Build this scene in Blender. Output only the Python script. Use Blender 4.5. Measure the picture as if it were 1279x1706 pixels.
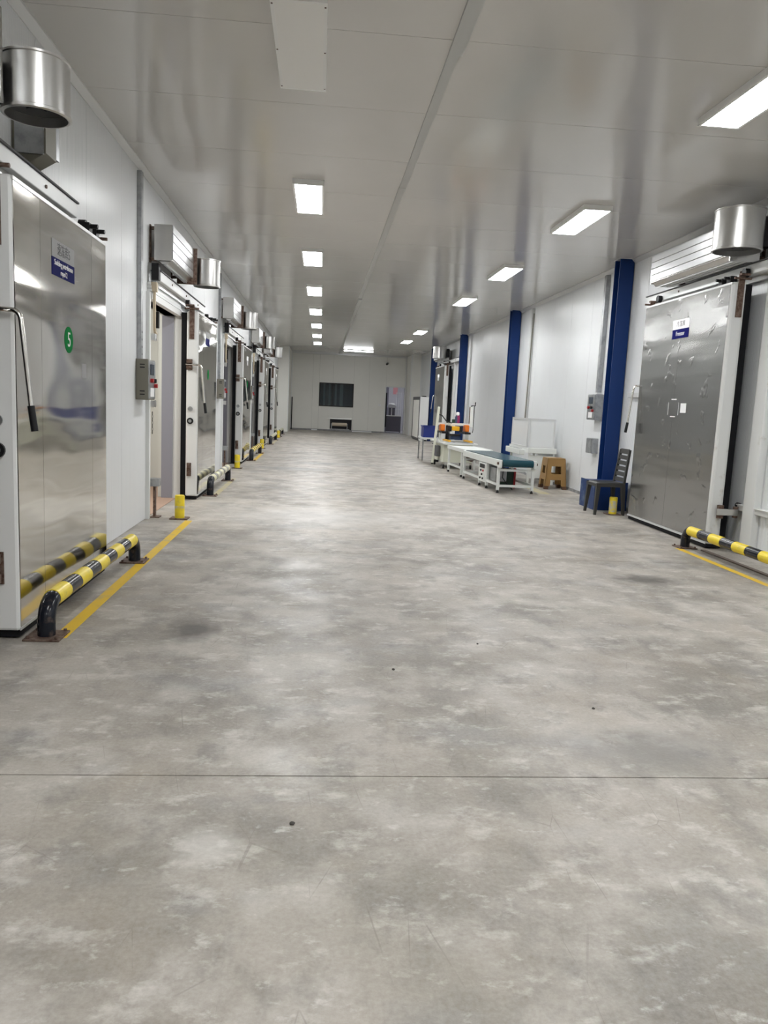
import bpy, bmesh, math, random
from mathutils import Vector, Matrix
random.seed(4)
PI = math.pi
for o in list(bpy.data.objects):
    bpy.data.objects.remove(o)
scene = bpy.context.scene
COL = scene.collection

# ------------------------------------------------------------------ camera, world, exposure
XL, XR, ZC, YB, Y0 = -1.92, 4.58, 3.70, 37.8, -6.0      # left wall, right wall, ceiling, back wall, wall behind the camera
CAM_H, F_PX = 1.4, 1287.0331
yaw, pitch, roll = 0.0871191564, -0.13857587, 0.0464145937
fw = Vector((math.sin(yaw) * math.cos(pitch), math.cos(yaw) * math.cos(pitch), math.sin(pitch)))
r0 = Vector((math.cos(yaw), -math.sin(yaw), 0)); u0 = r0.cross(fw)
rt = r0 * math.cos(roll) + u0 * math.sin(roll); up = u0 * math.cos(roll) - r0 * math.sin(roll)
cam = bpy.data.objects.new('camera', bpy.data.cameras.new('camera'))
COL.objects.link(cam)
cam.matrix_world = Matrix(((rt.x, up.x, -fw.x, 0), (rt.y, up.y, -fw.y, 0), (rt.z, up.z, -fw.z, CAM_H), (0, 0, 0, 1)))
cam.data.sensor_fit = 'VERTICAL'; cam.data.sensor_height = 36.0
cam.data.lens = F_PX * 36.0 / 1706.0
cam.data.clip_start = 0.05; cam.data.clip_end = 200
scene.camera = cam
world = bpy.data.worlds.new('world'); scene.world = world; world.use_nodes = True
world.node_tree.nodes['Background'].inputs[0].default_value = (0.05, 0.055, 0.06, 1)
world.node_tree.nodes['Background'].inputs[1].default_value = 0.2
scene.view_settings.view_transform = 'Standard'; scene.view_settings.look = 'None'
scene.view_settings.gamma = 1.0; scene.view_settings.use_curve_mapping = False
scene.view_settings.exposure = 0.0
LAMP = 55.0                       # radiance of the lit ceiling panels

# ------------------------------------------------------------------ materials
MATS = {}
def mat(name, col, rough=0.5, metal=0.0, spec=0.5, emit=None, estr=0.0, coat=0.0, alpha=1.0):
    if name in MATS: return MATS[name]
    m = bpy.data.materials.new(name); m.use_nodes = True
    b = m.node_tree.nodes['Principled BSDF']
    b.inputs['Base Color'].default_value = (*col, 1); b.inputs['Roughness'].default_value = rough
    b.inputs['Metallic'].default_value = metal; b.inputs['Specular IOR Level'].default_value = spec
    b.inputs['Coat Weight'].default_value = coat
    if emit:
        b.inputs['Emission Color'].default_value = (*emit, 1); b.inputs['Emission Strength'].default_value = estr
    MATS[name] = m
    return m
def nodes(m):
    nt = m.node_tree
    return nt, nt.nodes, nt.links, nt.nodes['Principled BSDF']
def noise(nt, vec, scale, detail=4, rough=0.55, mapping=None):
    n = nt.nodes.new('ShaderNodeTexNoise'); n.inputs['Scale'].default_value = scale
    n.inputs['Detail'].default_value = detail; n.inputs['Roughness'].default_value = rough
    if mapping:
        mp = nt.nodes.new('ShaderNodeMapping'); mp.inputs['Scale'].default_value = mapping
        nt.links.new(vec, mp.inputs['Vector']); vec = mp.outputs[0]
    nt.links.new(vec, n.inputs['Vector'])
    return n.outputs['Fac']
def ramp(nt, fac, stops):
    r = nt.nodes.new('ShaderNodeValToRGB'); e = r.color_ramp.elements
    while len(e) < len(stops): e.new(0.5)
    for el, (p, c) in zip(e, stops):
        el.position = p; el.color = (*c, 1) if len(c) == 3 else c
    nt.links.new(fac, r.inputs[0]); return r.outputs[0]
def g3(v): return (v, v, v)
def mixc(nt, fac, a, b, mode='MIX'):
    n = nt.nodes.new('ShaderNodeMix'); n.data_type = 'RGBA'; n.blend_type = mode
    if isinstance(fac, (int, float)): n.inputs[0].default_value = fac
    else: nt.links.new(fac, n.inputs[0])
    for s, i in ((a, 6), (b, 7)):
        if isinstance(s, tuple): n.inputs[i].default_value = (*s, 1)
        else: nt.links.new(s, n.inputs[i])
    return n.outputs[2]
def math2(nt, op, a, b=0.0, clamp=False):
    n = nt.nodes.new('ShaderNodeMath'); n.operation = op; n.use_clamp = clamp
    for s, i in ((a, 0), (b, 1)):
        if isinstance(s, (int, float)): n.inputs[i].default_value = s
        else: nt.links.new(s, n.inputs[i])
    return n.outputs[0]
def bump(nt, h, strength, dist):
    b = nt.nodes.new('ShaderNodeBump'); b.inputs['Strength'].default_value = strength; b.inputs['Distance'].default_value = dist
    nt.links.new(h, b.inputs['Height']); return b.outputs[0]
def geo_pos(nt):
    return nt.nodes.new('ShaderNodeNewGeometry').outputs['Position']
def worn(name, col, col2, rough, metal=0.0, scale=6.0, lo=0.45, hi=0.62, bumpd=0.0):
    """paint or metal with patches of wear col2"""
    m = mat(name, col, rough, metal)
    nt, nd, lk, b = nodes(m); p = geo_pos(nt)
    f = ramp(nt, noise(nt, p, scale, 6, 0.65), [(lo, g3(0)), (hi, g3(1))])
    lk.new(mixc(nt, f, col, col2), b.inputs['Base Color'])
    if bumpd: lk.new(bump(nt, noise(nt, p, scale * 6, 3), 0.5, bumpd), b.inputs['Normal'])
    return m

# concrete floor
M_FLOOR = mat('concrete_floor', (0.4, 0.38, 0.35), 0.45)
nt, nd, lk, b = nodes(M_FLOOR); P = geo_pos(nt)
c = ramp(nt, noise(nt, P, 1.1, 7, 0.6, (1.0, 0.85, 1)), [(0.36, (0.20, 0.176, 0.144)), (0.5, (0.305, 0.272, 0.228)), (0.64, (0.41, 0.37, 0.316))])
c = mixc(nt, ramp(nt, noise(nt, P, 2.3, 6, 0.62), [(0.48, g3(0)), (0.66, g3(0.7))]), c, (0.515, 0.48, 0.428))
c = mixc(nt, ramp(nt, noise(nt, P, 3.1, 6, 0.64, (1.2, 0.9, 1)), [(0.51, g3(0)), (0.68, g3(0.75))]), c, (0.155, 0.138, 0.118))
c = mixc(nt, ramp(nt, noise(nt, P, 5.2, 6, 0.68, (0.8, 1.15, 1)), [(0.55, g3(0)), (0.70, g3(0.75))]), c, (0.63, 0.60, 0.545))
c = mixc(nt, ramp(nt, noise(nt, P, 11.0, 5, 0.66, (0.8, 1.2, 1)), [(0.60, g3(0)), (0.70, g3(0.55))]), c, (0.66, 0.64, 0.60))
c = mixc(nt, ramp(nt, noise(nt, P, 1.4, 4, 0.6, (0.7, 1.3, 1)), [(0.55, g3(0)), (0.71, g3(0.42))]), c, (0.23, 0.235, 0.245))
c = mixc(nt, ramp(nt, noise(nt, P, 1.9, 4, 0.6, (1.3, 0.7, 1)), [(0.55, g3(0)), (0.72, g3(0.35))]), c, (0.30, 0.245, 0.175))
c = mixc(nt, 0.16, c, ramp(nt, noise(nt, P, 60, 4, 0.7), [(0.3, g3(0.10)), (0.7, g3(0.58))]))
# fine scratches
w = nt.nodes.new('ShaderNodeTexVoronoi'); w.feature = 'DISTANCE_TO_EDGE'; w.inputs['Scale'].default_value = 2.3
mp = nt.nodes.new('ShaderNodeMapping'); mp.inputs['Rotation'].default_value = (0, 0, 0.5); mp.inputs['Scale'].default_value = (2.4, 0.8, 1)
lk.new(P, mp.inputs[0]); lk.new(mp.outputs[0], w.inputs['Vector'])
sc = math2(nt, 'LESS_THAN', w.outputs['Distance'], 0.006)
sc = math2(nt, 'MULTIPLY', sc, ramp(nt, noise(nt, P, 3.0, 3), [(0.52, g3(0)), (0.62, g3(0.35))]))
c = mixc(nt, sc, c, (0.16, 0.14, 0.12))
# oil stains of their own shape
def stain(c, x, y, rx, ry, col, k):
    mp = nt.nodes.new('ShaderNodeMapping'); mp.inputs['Location'].default_value = (-x / rx, -y / ry, 0); mp.inputs['Scale'].default_value = (1 / rx, 1 / ry, 0)
    lk.new(P, mp.inputs[0])
    ln = nt.nodes.new('ShaderNodeVectorMath'); ln.operation = 'LENGTH'; lk.new(mp.outputs[0], ln.inputs[0])
    d = math2(nt, 'ADD', ln.outputs['Value'], math2(nt, 'MULTIPLY', noise(nt, P, 9, 4), 1.2))
    return mixc(nt, ramp(nt, math2(nt, 'MULTIPLY', d, 0.5), [(0.50, g3(k)), (0.95, g3(0))]), c, col)
c = stain(c, -0.72, 4.58, 0.15, 0.22, (0.07, 0.06, 0.052), 0.9)
c = stain(c, 2.85, 6.35, 0.28, 0.18, (0.08, 0.07, 0.06), 0.9)
c = stain(c, 1.45, 3.0, 0.35, 0.22, (0.19, 0.185, 0.18), 0.55)
c = stain(c, -0.31, 2.3, 0.10, 0.10, (0.60, 0.58, 0.54), 0.45)
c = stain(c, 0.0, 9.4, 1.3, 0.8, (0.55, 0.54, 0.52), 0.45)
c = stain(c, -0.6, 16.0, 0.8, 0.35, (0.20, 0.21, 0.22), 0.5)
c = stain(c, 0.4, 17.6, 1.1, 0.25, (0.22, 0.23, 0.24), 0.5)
lk.new(c, b.inputs['Base Color'])
lk.new(ramp(nt, noise(nt, P, 3, 5), [(0.3, g3(0.36)), (0.7, g3(0.6))]), b.inputs['Roughness'])
lk.new(bump(nt, noise(nt, P, 45, 5, 0.7), 0.25, 0.003), b.inputs['Normal'])

def sheet(name, col, rough, ribs=0.0, pitch=0.03, spec=0.5):
    """painted sandwich panel with fine vertical ribs"""
    m = mat(name, col, rough, 0.0, spec); nt, nd, lk, b = nodes(m); P = geo_pos(nt)
    f = noise(nt, P, 0.7, 4, 0.6)
    lk.new(mixc(nt, ramp(nt, f, [(0.35, g3(0)), (0.75, g3(0.35))]), col, tuple(v * 0.84 for v in col)), b.inputs['Base Color'])
    if ribs:
        s = nt.nodes.new('ShaderNodeSeparateXYZ'); lk.new(P, s.inputs[0])
        h = math2(nt, 'SINE', math2(nt, 'MULTIPLY', math2(nt, 'ADD', s.outputs['X'], s.outputs['Y']), 2 * PI / pitch))
        lk.new(bump(nt, h, 0.75, ribs), b.inputs['Normal'])
    return m
M_WALL = sheet('white_wall_panel', (0.76, 0.775, 0.785), 0.28, 0.0012)
M_WALLB = sheet('grey_back_wall_panel', (0.84, 0.83, 0.78), 0.5)
M_CEIL = sheet('ceiling_panel', (0.60, 0.585, 0.555), 0.13, spec=0.85)
M_SEAM = mat('dark_seam', (0.17, 0.165, 0.155), 0.8)
M_JOINT = mat('floor_joint', (0.05, 0.045, 0.04), 0.9)
M_TRIM = mat('aluminium_trim', (0.66, 0.665, 0.66), 0.35, 0.25)
M_STRIP = mat('grey_ceiling_strip', (0.50, 0.505, 0.49), 0.4, 0.2)
M_WHITE = mat('white_enamel', (0.74, 0.75, 0.74), 0.38)
M_WHITE2 = worn('dirty_white_enamel', (0.70, 0.71, 0.70), (0.42, 0.37, 0.31), 0.4, 0, 4.0, 0.60, 0.78)
M_RUBBER = mat('black_rubber', (0.006, 0.006, 0.008), 0.7, 0, 0.2)
M_BLACK = mat('black_plastic', (0.008, 0.008, 0.009), 0.45, 0, 0.3)
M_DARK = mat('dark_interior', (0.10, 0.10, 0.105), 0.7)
M_RUST = worn('rusty_steel', (0.20, 0.145, 0.115), (0.10, 0.055, 0.04), 0.6, 0.5, 30.0, 0.4, 0.6, 0.001)
M_GALV = worn('galvanised_steel', (0.42, 0.43, 0.44), (0.30, 0.31, 0.32), 0.38, 0.9, 8.0)
M_CHROME = mat('chromed_tube', (0.72, 0.70, 0.66), 0.16, 1.0)
M_PLATE = mat('stainless_part', (0.60, 0.60, 0.59), 0.28, 1.0)
M_OLIVE = mat('olive_grey_case', (0.20, 0.19, 0.155), 0.5, 0.2, 0.3)
M_YEL = worn('yellow_paint', (0.80, 0.62, 0.02), (0.50, 0.40, 0.06), 0.35, 0, 14.0, 0.55, 0.75)
M_YELL = worn('yellow_floor_paint', (0.70, 0.46, 0.02), (0.46, 0.37, 0.18), 0.5, 0, 5.0, 0.54, 0.72)
M_YELF = worn('faded_yellow_floor_paint', (0.50, 0.44, 0.22), (0.42, 0.39, 0.31), 0.5, 0, 5.0, 0.42, 0.6)
M_PALE = worn('faded_yellow_paint', (0.62, 0.60, 0.36), (0.62, 0.60, 0.52), 0.45, 0, 10.0, 0.45, 0.6)
M_BLK = worn('black_paint', (0.010, 0.012, 0.018), (0.06, 0.045, 0.04), 0.17, 0, 14.0, 0.56, 0.68)
M_BLK.node_tree.nodes['Principled BSDF'].inputs['Specular IOR Level'].default_value = 0.3
M_BLUE = mat('blue_paint', (0.003, 0.026, 0.125), 0.45, 0, 0.3)
M_BLUE2 = worn('worn_blue_paint', (0.004, 0.03, 0.13), (0.13, 0.18, 0.26), 0.5, 0, 5.0, 0.52, 0.72)
M_SIGNB = mat('navy_sign', (0.006, 0.008, 0.10), 0.7, 0, 0.05)
M_SIGNG = mat('grey_sign', (0.33, 0.33, 0.33), 0.6, 0, 0.2)
M_SIGNW = mat('white_sign', (0.85, 0.85, 0.86), 0.35)
M_GREEN = mat('green_sticker', (0.0, 0.19, 0.04), 0.7, 0, 0.05)
M_RED = mat('red_plastic', (0.42, 0.02, 0.025), 0.4)
M_LAMPON = mat('lit_diffuser', (0.9, 0.9, 0.9), 0.5, emit=(0.985, 0.995, 1.0), estr=LAMP)
M_LAMPDIM = mat('lit_tube_diffuser', (0.9, 0.9, 0.9), 0.5, emit=(0.95, 0.98, 1.0), estr=26)
M_LAMPOFF = mat('unlit_diffuser', (0.86, 0.85, 0.82), 0.45)
M_LAMPF = mat('lamp_frame', (0.84, 0.84, 0.82), 0.4)
M_TAN = mat('tan_plastic', (0.29, 0.165, 0.05), 0.4)
M_TAND = mat('brown_stool_foot', (0.10, 0.045, 0.02), 0.5)
M_CHAIR = mat('charcoal_chair_plastic', (0.030, 0.029, 0.027), 0.42)
M_BELT = mat('teal_belt', (0.008, 0.055, 0.075), 0.26)
M_ALU = mat('powder_white_profile', (0.74, 0.76, 0.73), 0.35)
M_CREAM = mat('cream_machine_paint', (0.66, 0.67, 0.56), 0.4)
M_ORANGE = mat('orange_drive_cover', (0.75, 0.18, 0.01), 0.4)
M_AMBER = mat('amber_head', (0.80, 0.42, 0.01), 0.35)
M_MAG = mat('maroon_pack', (0.25, 0.02, 0.10), 0.4)
M_ROLLER = mat('cream_roller', (0.66, 0.57, 0.44), 0.45)
M_PINK = mat('pink_sign', (0.70, 0.30, 0.32), 0.5)
M_ACRYL = mat('pale_guard_sheet', (0.72, 0.735, 0.735), 0.25)
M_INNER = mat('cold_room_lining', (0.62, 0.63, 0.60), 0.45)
M_INNERF = mat('cold_room_floor', (0.40, 0.27, 0.20), 0.6)
M_REVEAL = mat('grey_reveal', (0.27, 0.27, 0.31), 0.4)
M_DISPLAY = mat('dark_display', (0.03, 0.045, 0.07), 0.15)

def steel(name, col, rough, wob, aniso=0.4, streak=0.0, dents=0.0):
    m = mat(name, col, rough, 1.0); nt, nd, lk, b = nodes(m); P = geo_pos(nt)
    b.inputs['Anisotropic'].default_value = aniso
    h = noise(nt, P, 1.0, 1, 0.3, (0.5, 0.9, 2.2))
    h = math2(nt, 'ADD', h, math2(nt, 'MULTIPLY', noise(nt, P, 1.0, 1, 0.3, (0.5, 0.7, 6.5)), 0.30))
    h = math2(nt, 'ADD', h, math2(nt, 'MULTIPLY', ramp(nt, noise(nt, P, 5.0, 2, 0.5), [(0.62, g3(0)), (0.85, g3(1))]), dents))
    lk.new(bump(nt, h, 1.0, wob), b.inputs['Normal'])
    if streak:
        r = ramp(nt, noise(nt, P, 1.0, 4, 0.6, (4, 4, 0.5)), [(0.3, g3(rough - streak)), (0.7, g3(rough + streak))])
        lk.new(r, b.inputs['Roughness'])
        f = ramp(nt, noise(nt, P, 1.5, 4, 0.6, (2, 2, 0.8)), [(0.35, g3(0)), (0.7, g3(0.6))])
        lk.new(mixc(nt, f, col, tuple(v * 0.78 for v in col)), b.inputs['Base Color'])
    return m
M_DOORS = steel('polished_door_steel', (0.61, 0.585, 0.54), 0.085, 0.022, 0.0)
M_DOORS2 = steel('brushed_door_steel', (0.36, 0.36, 0.35), 0.21, 0.016, 0.3, 0.0, 0.45)
M_FAN = mat('polished_fan_steel', (0.60, 0.595, 0.58), 0.30, 1.0)
M_HOUSE = steel('brushed_housing_steel', (0.58, 0.57, 0.55), 0.26, 0.004, 0.4)
M_FRONT = mat('aluminium_front', (0.70, 0.71, 0.72), 0.30, 0.85)

# ------------------------------------------------------------------ mesh helpers
class MB:
    def __init__(s): s.v = []; s.f = []; s.sm = []
    def add(s, vs, fs, smooth=False):
        o = len(s.v); s.v += [tuple(v) for v in vs]
        for f in fs: s.f.append([i + o for i in f]); s.sm.append(smooth)
        return s
    def box(s, x0, x1, y0, y1, z0, z1, bev=0.0):
        if bev <= 0:
            vs = [(x, y, z) for x in (x0, x1) for y in (y0, y1) for z in (z0, z1)]
            return s.add(vs, [(0, 1, 3, 2), (4, 6, 7, 5), (0, 4, 5, 1), (2, 3, 7, 6), (0, 2, 6, 4), (1, 5, 7, 3)])
        bm = bmesh.new(); bmesh.ops.create_cube(bm, size=1)
        for v in bm.verts: v.co = Vector(((x0 + x1) / 2 + v.co.x * (x1 - x0), (y0 + y1) / 2 + v.co.y * (y1 - y0), (z0 + z1) / 2 + v.co.z * (z1 - z0)))
        bmesh.ops.bevel(bm, geom=list(bm.edges), offset=bev, segments=2, affect='EDGES', profile=0.5)
        bm.verts.index_update()
        s.add([v.co[:] for v in bm.verts], [[v.index for v in f.verts] for f in bm.faces]); bm.free(); return s
    def tube(s, pts, r, n=12, caps=True, radii=None):
        pts = [Vector(p) for p in pts]; rings = []
        t0 = (pts[1] - pts[0]).normalized()
        a = Vector((0, 0, 1)) if abs(t0.z) < 0.9 else Vector((1, 0, 0))
        nrm = (a - t0 * a.dot(t0)).normalized()
        for i, p in enumerate(pts):
            if i == 0: t = t0
            elif i == len(pts) - 1: t = (pts[-1] - pts[-2]).normalized()
            else: t = ((pts[i] - pts[i - 1]).normalized() + (pts[i + 1] - pts[i]).normalized()).normalized()
            nrm = (nrm - t * nrm.dot(t)).normalized(); bi = t.cross(nrm)
            rr = radii[i] if radii else r
            rings.append([p + (nrm * math.cos(2 * PI * k / n) + bi * math.sin(2 * PI * k / n)) * rr for k in range(n)])
        vs = [v for ring in rings for v in ring]; fs = []
        for i in range(len(rings) - 1):
            for k in range(n):
                a0 = i * n + k; a1 = i * n + (k + 1) % n
                fs.append((a0, a1, a1 + n, a0 + n))
        s.add(vs, fs, True)
        if caps:
            m = len(rings) - 1
            s.add(rings[0], [list(range(n))[::-1]]); s.add(rings[m], [list(range(n))])
        return s
    def lathe(s, cx, cy, prof, n=40):
        """prof: (r, z) outline turned about the vertical through cx, cy"""
        for i in range(len(prof) - 1):
            vs = [(cx + r * math.cos(2 * PI * k / n), cy + r * math.sin(2 * PI * k / n), z) for r, z in prof[i:i + 2] for k in range(n)]
            s.add(vs, [(k, (k + 1) % n, n + (k + 1) % n, n + k) for k in range(n)], True)
        return s
    def prism(s, poly, axis, a, b_):
        """extrude a 2-D outline along an axis; outline axes: x->(y,z) y->(x,z) z->(x,y)"""
        def P3(p, t): return {'x': (t, p[0], p[1]), 'y': (p[0], t, p[1]), 'z': (p[0], p[1], t)}[axis]
        n = len(poly); vs = [P3(p, a) for p in poly] + [P3(p, b_) for p in poly]
        fs = [list(range(n))[::-1], [i + n for i in range(n)]] + [(i, (i + 1) % n, (i + 1) % n + n, i + n) for i in range(n)]
        return s.add(vs, fs)
    def hexa(s, bot, top):
        return s.add(list(bot) + list(top), [(3, 2, 1, 0), (4, 5, 6, 7)] + [(i, (i + 1) % 4, (i + 1) % 4 + 4, i + 4) for i in range(4)])
    def mesh(s, name, m):
        me = bpy.data.meshes.new(name); me.from_pydata(s.v, [], s.f); me.update()
        bm = bmesh.new(); bm.from_mesh(me); bmesh.ops.recalc_face_normals(bm, faces=bm.faces); bm.to_mesh(me); bm.free()
        me.polygons.foreach_set('use_smooth', s.sm); me.materials.append(m); return me
    def build(s, name, m, parent=None, loc=(0, 0, 0)):
        return link(name, s.mesh(name, m), parent, loc)
def link(name, me, parent=None, loc=(0, 0, 0)):
    o = bpy.data.objects.new(name, me); COL.objects.link(o); o.location = loc
    if parent: o.parent = parent
    return o
def B(*a): return MB().box(*a)
def thing(name, label, cat, loc=(0, 0, 0), rz=0.0, group=None):
    o = bpy.data.objects.new(name, None); COL.objects.link(o); o.empty_display_size = 0.1
    o.location = loc; o.rotation_euler = (0, 0, rz); return tag(o, label, cat, group)
def tag(o, label=None, cat=None, group=None, kind=None):
    if label: o['label'] = label
    if cat: o['category'] = cat
    if group: o['group'] = group
    if kind: o['kind'] = kind
    return o
def struct(o, label=None): 
    o['kind'] = 'structure'
    if label: o['label'] = label
    return o
def text(name, s, size, m, parent, loc, stretch=1.0, depth=0.0008):
    """lettering that reads along +y, upright along +z, facing +x of its parent; centred on loc"""
    cu = bpy.data.curves.new(name, 'FONT'); cu.body = s; cu.size = size; cu.extrude = depth; cu.align_x = 'CENTER'; cu.align_y = 'CENTER'
    cu.resolution_u = 3
    t = bpy.data.objects.new('tmp_text', cu); COL.objects.link(t)
    dg = bpy.context.evaluated_depsgraph_get(); me = bpy.data.meshes.new_from_object(t.evaluated_get(dg))
    bpy.data.objects.remove(t); bpy.data.curves.remove(cu)
    me.transform(Matrix(((0, 0, 1, 0), (stretch, 0, 0, 0), (0, 1, 0, 0), (0, 0, 0, 1))))
    me.name = name; me.materials.clear(); me.materials.append(m)
    return link(name, me, parent, loc)
def arc(c, r, a0, a1, n, f): return [f(c[0] + r * math.cos(a0 + (a1 - a0) * i / n), c[1] + r * math.sin(a0 + (a1 - a0) * i / n)) for i in range(n + 1)]

# ------------------------------------------------------------------ floor
fl = struct(B(XL - 0.3, XR + 0.3, Y0 - 0.2, YB + 0.2, -0.12, -0.012).build('floor', M_JOINT), 'worn grey concrete floor of the cold store corridor')
joints = [Y0 - 0.2, -1.6, 2.755, 7.12, 11.6, 16.15, 20.6, 25.0, 29.4, 33.8, YB + 0.2]
for a, b_ in zip(joints, joints[1:]):
    B(XL - 0.3, XR + 0.3, a + 0.0035, b_ - 0.0035, -0.05, 0).build('slab', M_FLOOR, fl)

# ------------------------------------------------------------------ walls
OPEN = [(2.6, 4.45), (8.83, 10.65), (15.3, 16.75), (21.5, 22.8), (26.6, 28.0)]
OTOP = [2.42] * 5
def wall_side(name, label, x, sgn, openings, y0, y1, pw, m):
    """sgn: +1 the room is on the +x side; a core with panels hung on it"""
    mb = MB(); pan = []
    xa, xb = sorted((x - sgn * 0.16, x - sgn * 0.015)); pa, pb = sorted((x - sgn * 0.02, x))
    cur = y0
    segs = []
    for (a, b_), zt in zip(openings, OTOP):
        segs.append((cur, a, 0)); segs.append((a, b_, zt)); cur = b_
    segs.append((cur, y1, 0))
    for a, b_, z0 in segs:
        mb.box(xa, xb, a, b_, z0, ZC)
        n = max(1, round((b_ - a) / pw))
        for i in range(n):
            p0 = a + (b_ - a) * i / n; p1 = a + (b_ - a) * (i + 1) / n
            pan.append((p0 + (0.003 if i else 0), p1 - (0.003 if i < n - 1 else 0), z0))
    w = struct(mb.build(name, M_SEAM), label)
    for p0, p1, z0 in pan: B(pa, pb, p0, p1, z0 + 0.004, ZC).build('panel', m, w)
    return w
wall_side('wall_left', 'white ribbed sandwich panel wall with cold room doorways', XL, 1, OPEN, Y0, 34.6, 1.12, M_WALL)
wall_side('wall_right', 'white sandwich panel wall behind the blue columns', XR, -1, [], Y0, 35.9, 1.12, M_WALL)
# end piers and back wall (with window, hatch and doorway openings)
struct(B(XL - 0.16, -1.45, 34.6, YB + 0.1, 0, ZC).build('wall_pier_left', M_WALLB), 'grey projecting end pier past the last left door')
struct(B(4.1, XR + 0.16, 35.9, YB + 0.1, 0, ZC).build('wall_pier_right', M_WALLB), 'grey projecting end pier beside the far doorway')
WX0, WX1, WZ0, WZ1 = -0.10, 1.56, 1.17, 2.30          # window
HX0, HX1, HZ1 = 0.47, 1.52, 0.60                      # roller hatch
DX0, DX1, DZ1 = 3.13, 4.03, 2.22                      # doorway
bw = MB()
for x0, x1, z0, z1 in [(-1.45, WX0, 0, ZC), (WX0, WX1, WZ1, ZC), (WX0, WX1, HZ1, WZ0), (WX0, HX0, 0, HZ1), (HX1, WX1, 0, HZ1), (WX1, DX0, 0, ZC), (DX0, DX1, DZ1, ZC), (DX1, 4.1, 0, ZC)]:
    bw.box(x0, x1, YB + 0.012, YB + 0.12, z0, z1)
wb = struct(bw.build('wall_back', M_SEAM), 'grey end wall with dark window, hatch and doorway')
for x0, x1, z0, z1 in [(-1.45, -0.42, 0, ZC), (-0.42, WX0, 0, ZC), (WX0, 0.55, WZ1, ZC), (0.55, WX1, WZ1, ZC), (WX0, WX1, HZ1, WZ0), (WX0, HX0, 0, HZ1), (HX1, WX1, 0, HZ1), (WX1, 2.3, 0, ZC), (2.3, DX0, 0, ZC), (DX0, DX1, DZ1, ZC), (DX1, 4.1, 0, ZC)]:
    B(x0 + 0.002, x1 - 0.002, YB, YB + 0.014, z0, z1).build('panel', M_WALLB, wb)
struct(B(XL - 0.2, XR + 0.2, Y0 - 0.12, Y0, 0, ZC).build('wall_front', M_WALLB), 'plain panel wall closing the hall behind the viewer')

# ------------------------------------------------------------------ ceiling
ce = struct(B(XL - 0.2, XR + 0.2, Y0, YB + 0.1, ZC + 0.012, ZC + 0.12).build('ceiling', M_SEAM), 'grey glossy panel ceiling')
yy = 5.21 - 1.27 * 9
meL = B(XL, 0.795, 0.0025, 1.2675, 0, 0.014).mesh('panel', M_CEIL); meR = B(0.80, XR, 0.0025, 1.2675, 0, 0.014).mesh('panel', M_CEIL)
while yy < YB:
    if yy > Y0 - 1.27:
        for me in (meL, meR):
            link('panel', me, ce, (0, yy, ZC))
    yy += 1.27
ts = struct(B(0.755, 0.85, Y0, 5.4, ZC - 0.014, ZC).build('trim_1', M_STRIP), 'flat grey cover strip along the ceiling joint')
for a, b_, x0, dz in [(5.405, 8.6, 0.757, 0.010), (8.605, 11.9, 0.752, 0.011), (11.905, 17.6, 0.75, 0.010), (17.605, 20.6, 0.752, 0.045), (20.605, YB, 0.76, 0.010)]:
    B(x0, x0 + 0.07, a, b_, ZC - dz, ZC).build('strip_segment', M_STRIP, ts)
def cove(name, x, sgn, y0, y1, label):
    q = [(x, ZC - 0.06), (x + sgn * 0.008, ZC - 0.06), (x + sgn * 0.05, ZC - 0.015), (x + sgn * 0.05, ZC), (x, ZC)]
    return struct(MB().prism(q, 'y', y0, y1).build(name, M_TRIM), label)
cove('trim_2', XL, 1, Y0, 34.6, 'slanted cove moulding over the left wall'); cove('trim_3', XR, -1, Y0, 35.9, 'slanted cove moulding over the right wall')
struct(MB().box(-1.45, 4.1, YB - 0.05, YB, ZC - 0.07, ZC).build('trim_4', M_TRIM), 'grey moulding over the end wall')
struct(B(-1.462, -1.428, 34.588, 34.622, 0, ZC - 0.0).build('trim_5', M_WHITE), 'white corner strip on the left end pier')
struct(B(4.088, 4.122, 35.888, 35.922, 0, ZC).build('trim_6', M_WHITE), 'white corner strip on the right end pier')
struct(B(4.03, 4.075, YB - 0.02, YB + 0.02, 0, ZC - 0.07).build('trim_7', M_WHITE), 'white upright strip right of the far doorway')
struct(B(4.53, XR, 35.86, 35.9, 0, ZC).build('trim_8', M_WHITE), 'white strip in the corner of right wall and pier')
struct(B(-1.45, -1.41, YB - 0.04, YB, 0, ZC - 0.07).build('trim_9', M_WHITE), 'white strip in the corner of end wall and left pier')
struct(B(-1.45, DX0, YB - 0.06, YB, 0, 0.07).build('baseboard_back', worn('stained_curb', (0.34, 0.34, 0.31), (0.20, 0.20, 0.17), 0.7)), 'low grey curb along the end wall')
struct(B(XR - 0.03, XR, Y0, 35.9, 0, 0.045).build('baseboard_right', worn('stained_curb', (0.3, 0.3, 0.3), (0.2, 0.2, 0.2), 0.7)), 'stained low curb along the right wall')
for x0, x1 in ((-0.42, -0.14), (1.55, 2.5)):
    tag(B(x0, x1, YB - 0.10, YB - 0.062, 0.0, 0.05).build('cable_cover', M_SIGNW), 'short white cable cover on floor, left of roller hatch' if x0 < 0 else 'long white cable cover on floor, right of roller hatch', 'cable cover')

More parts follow.
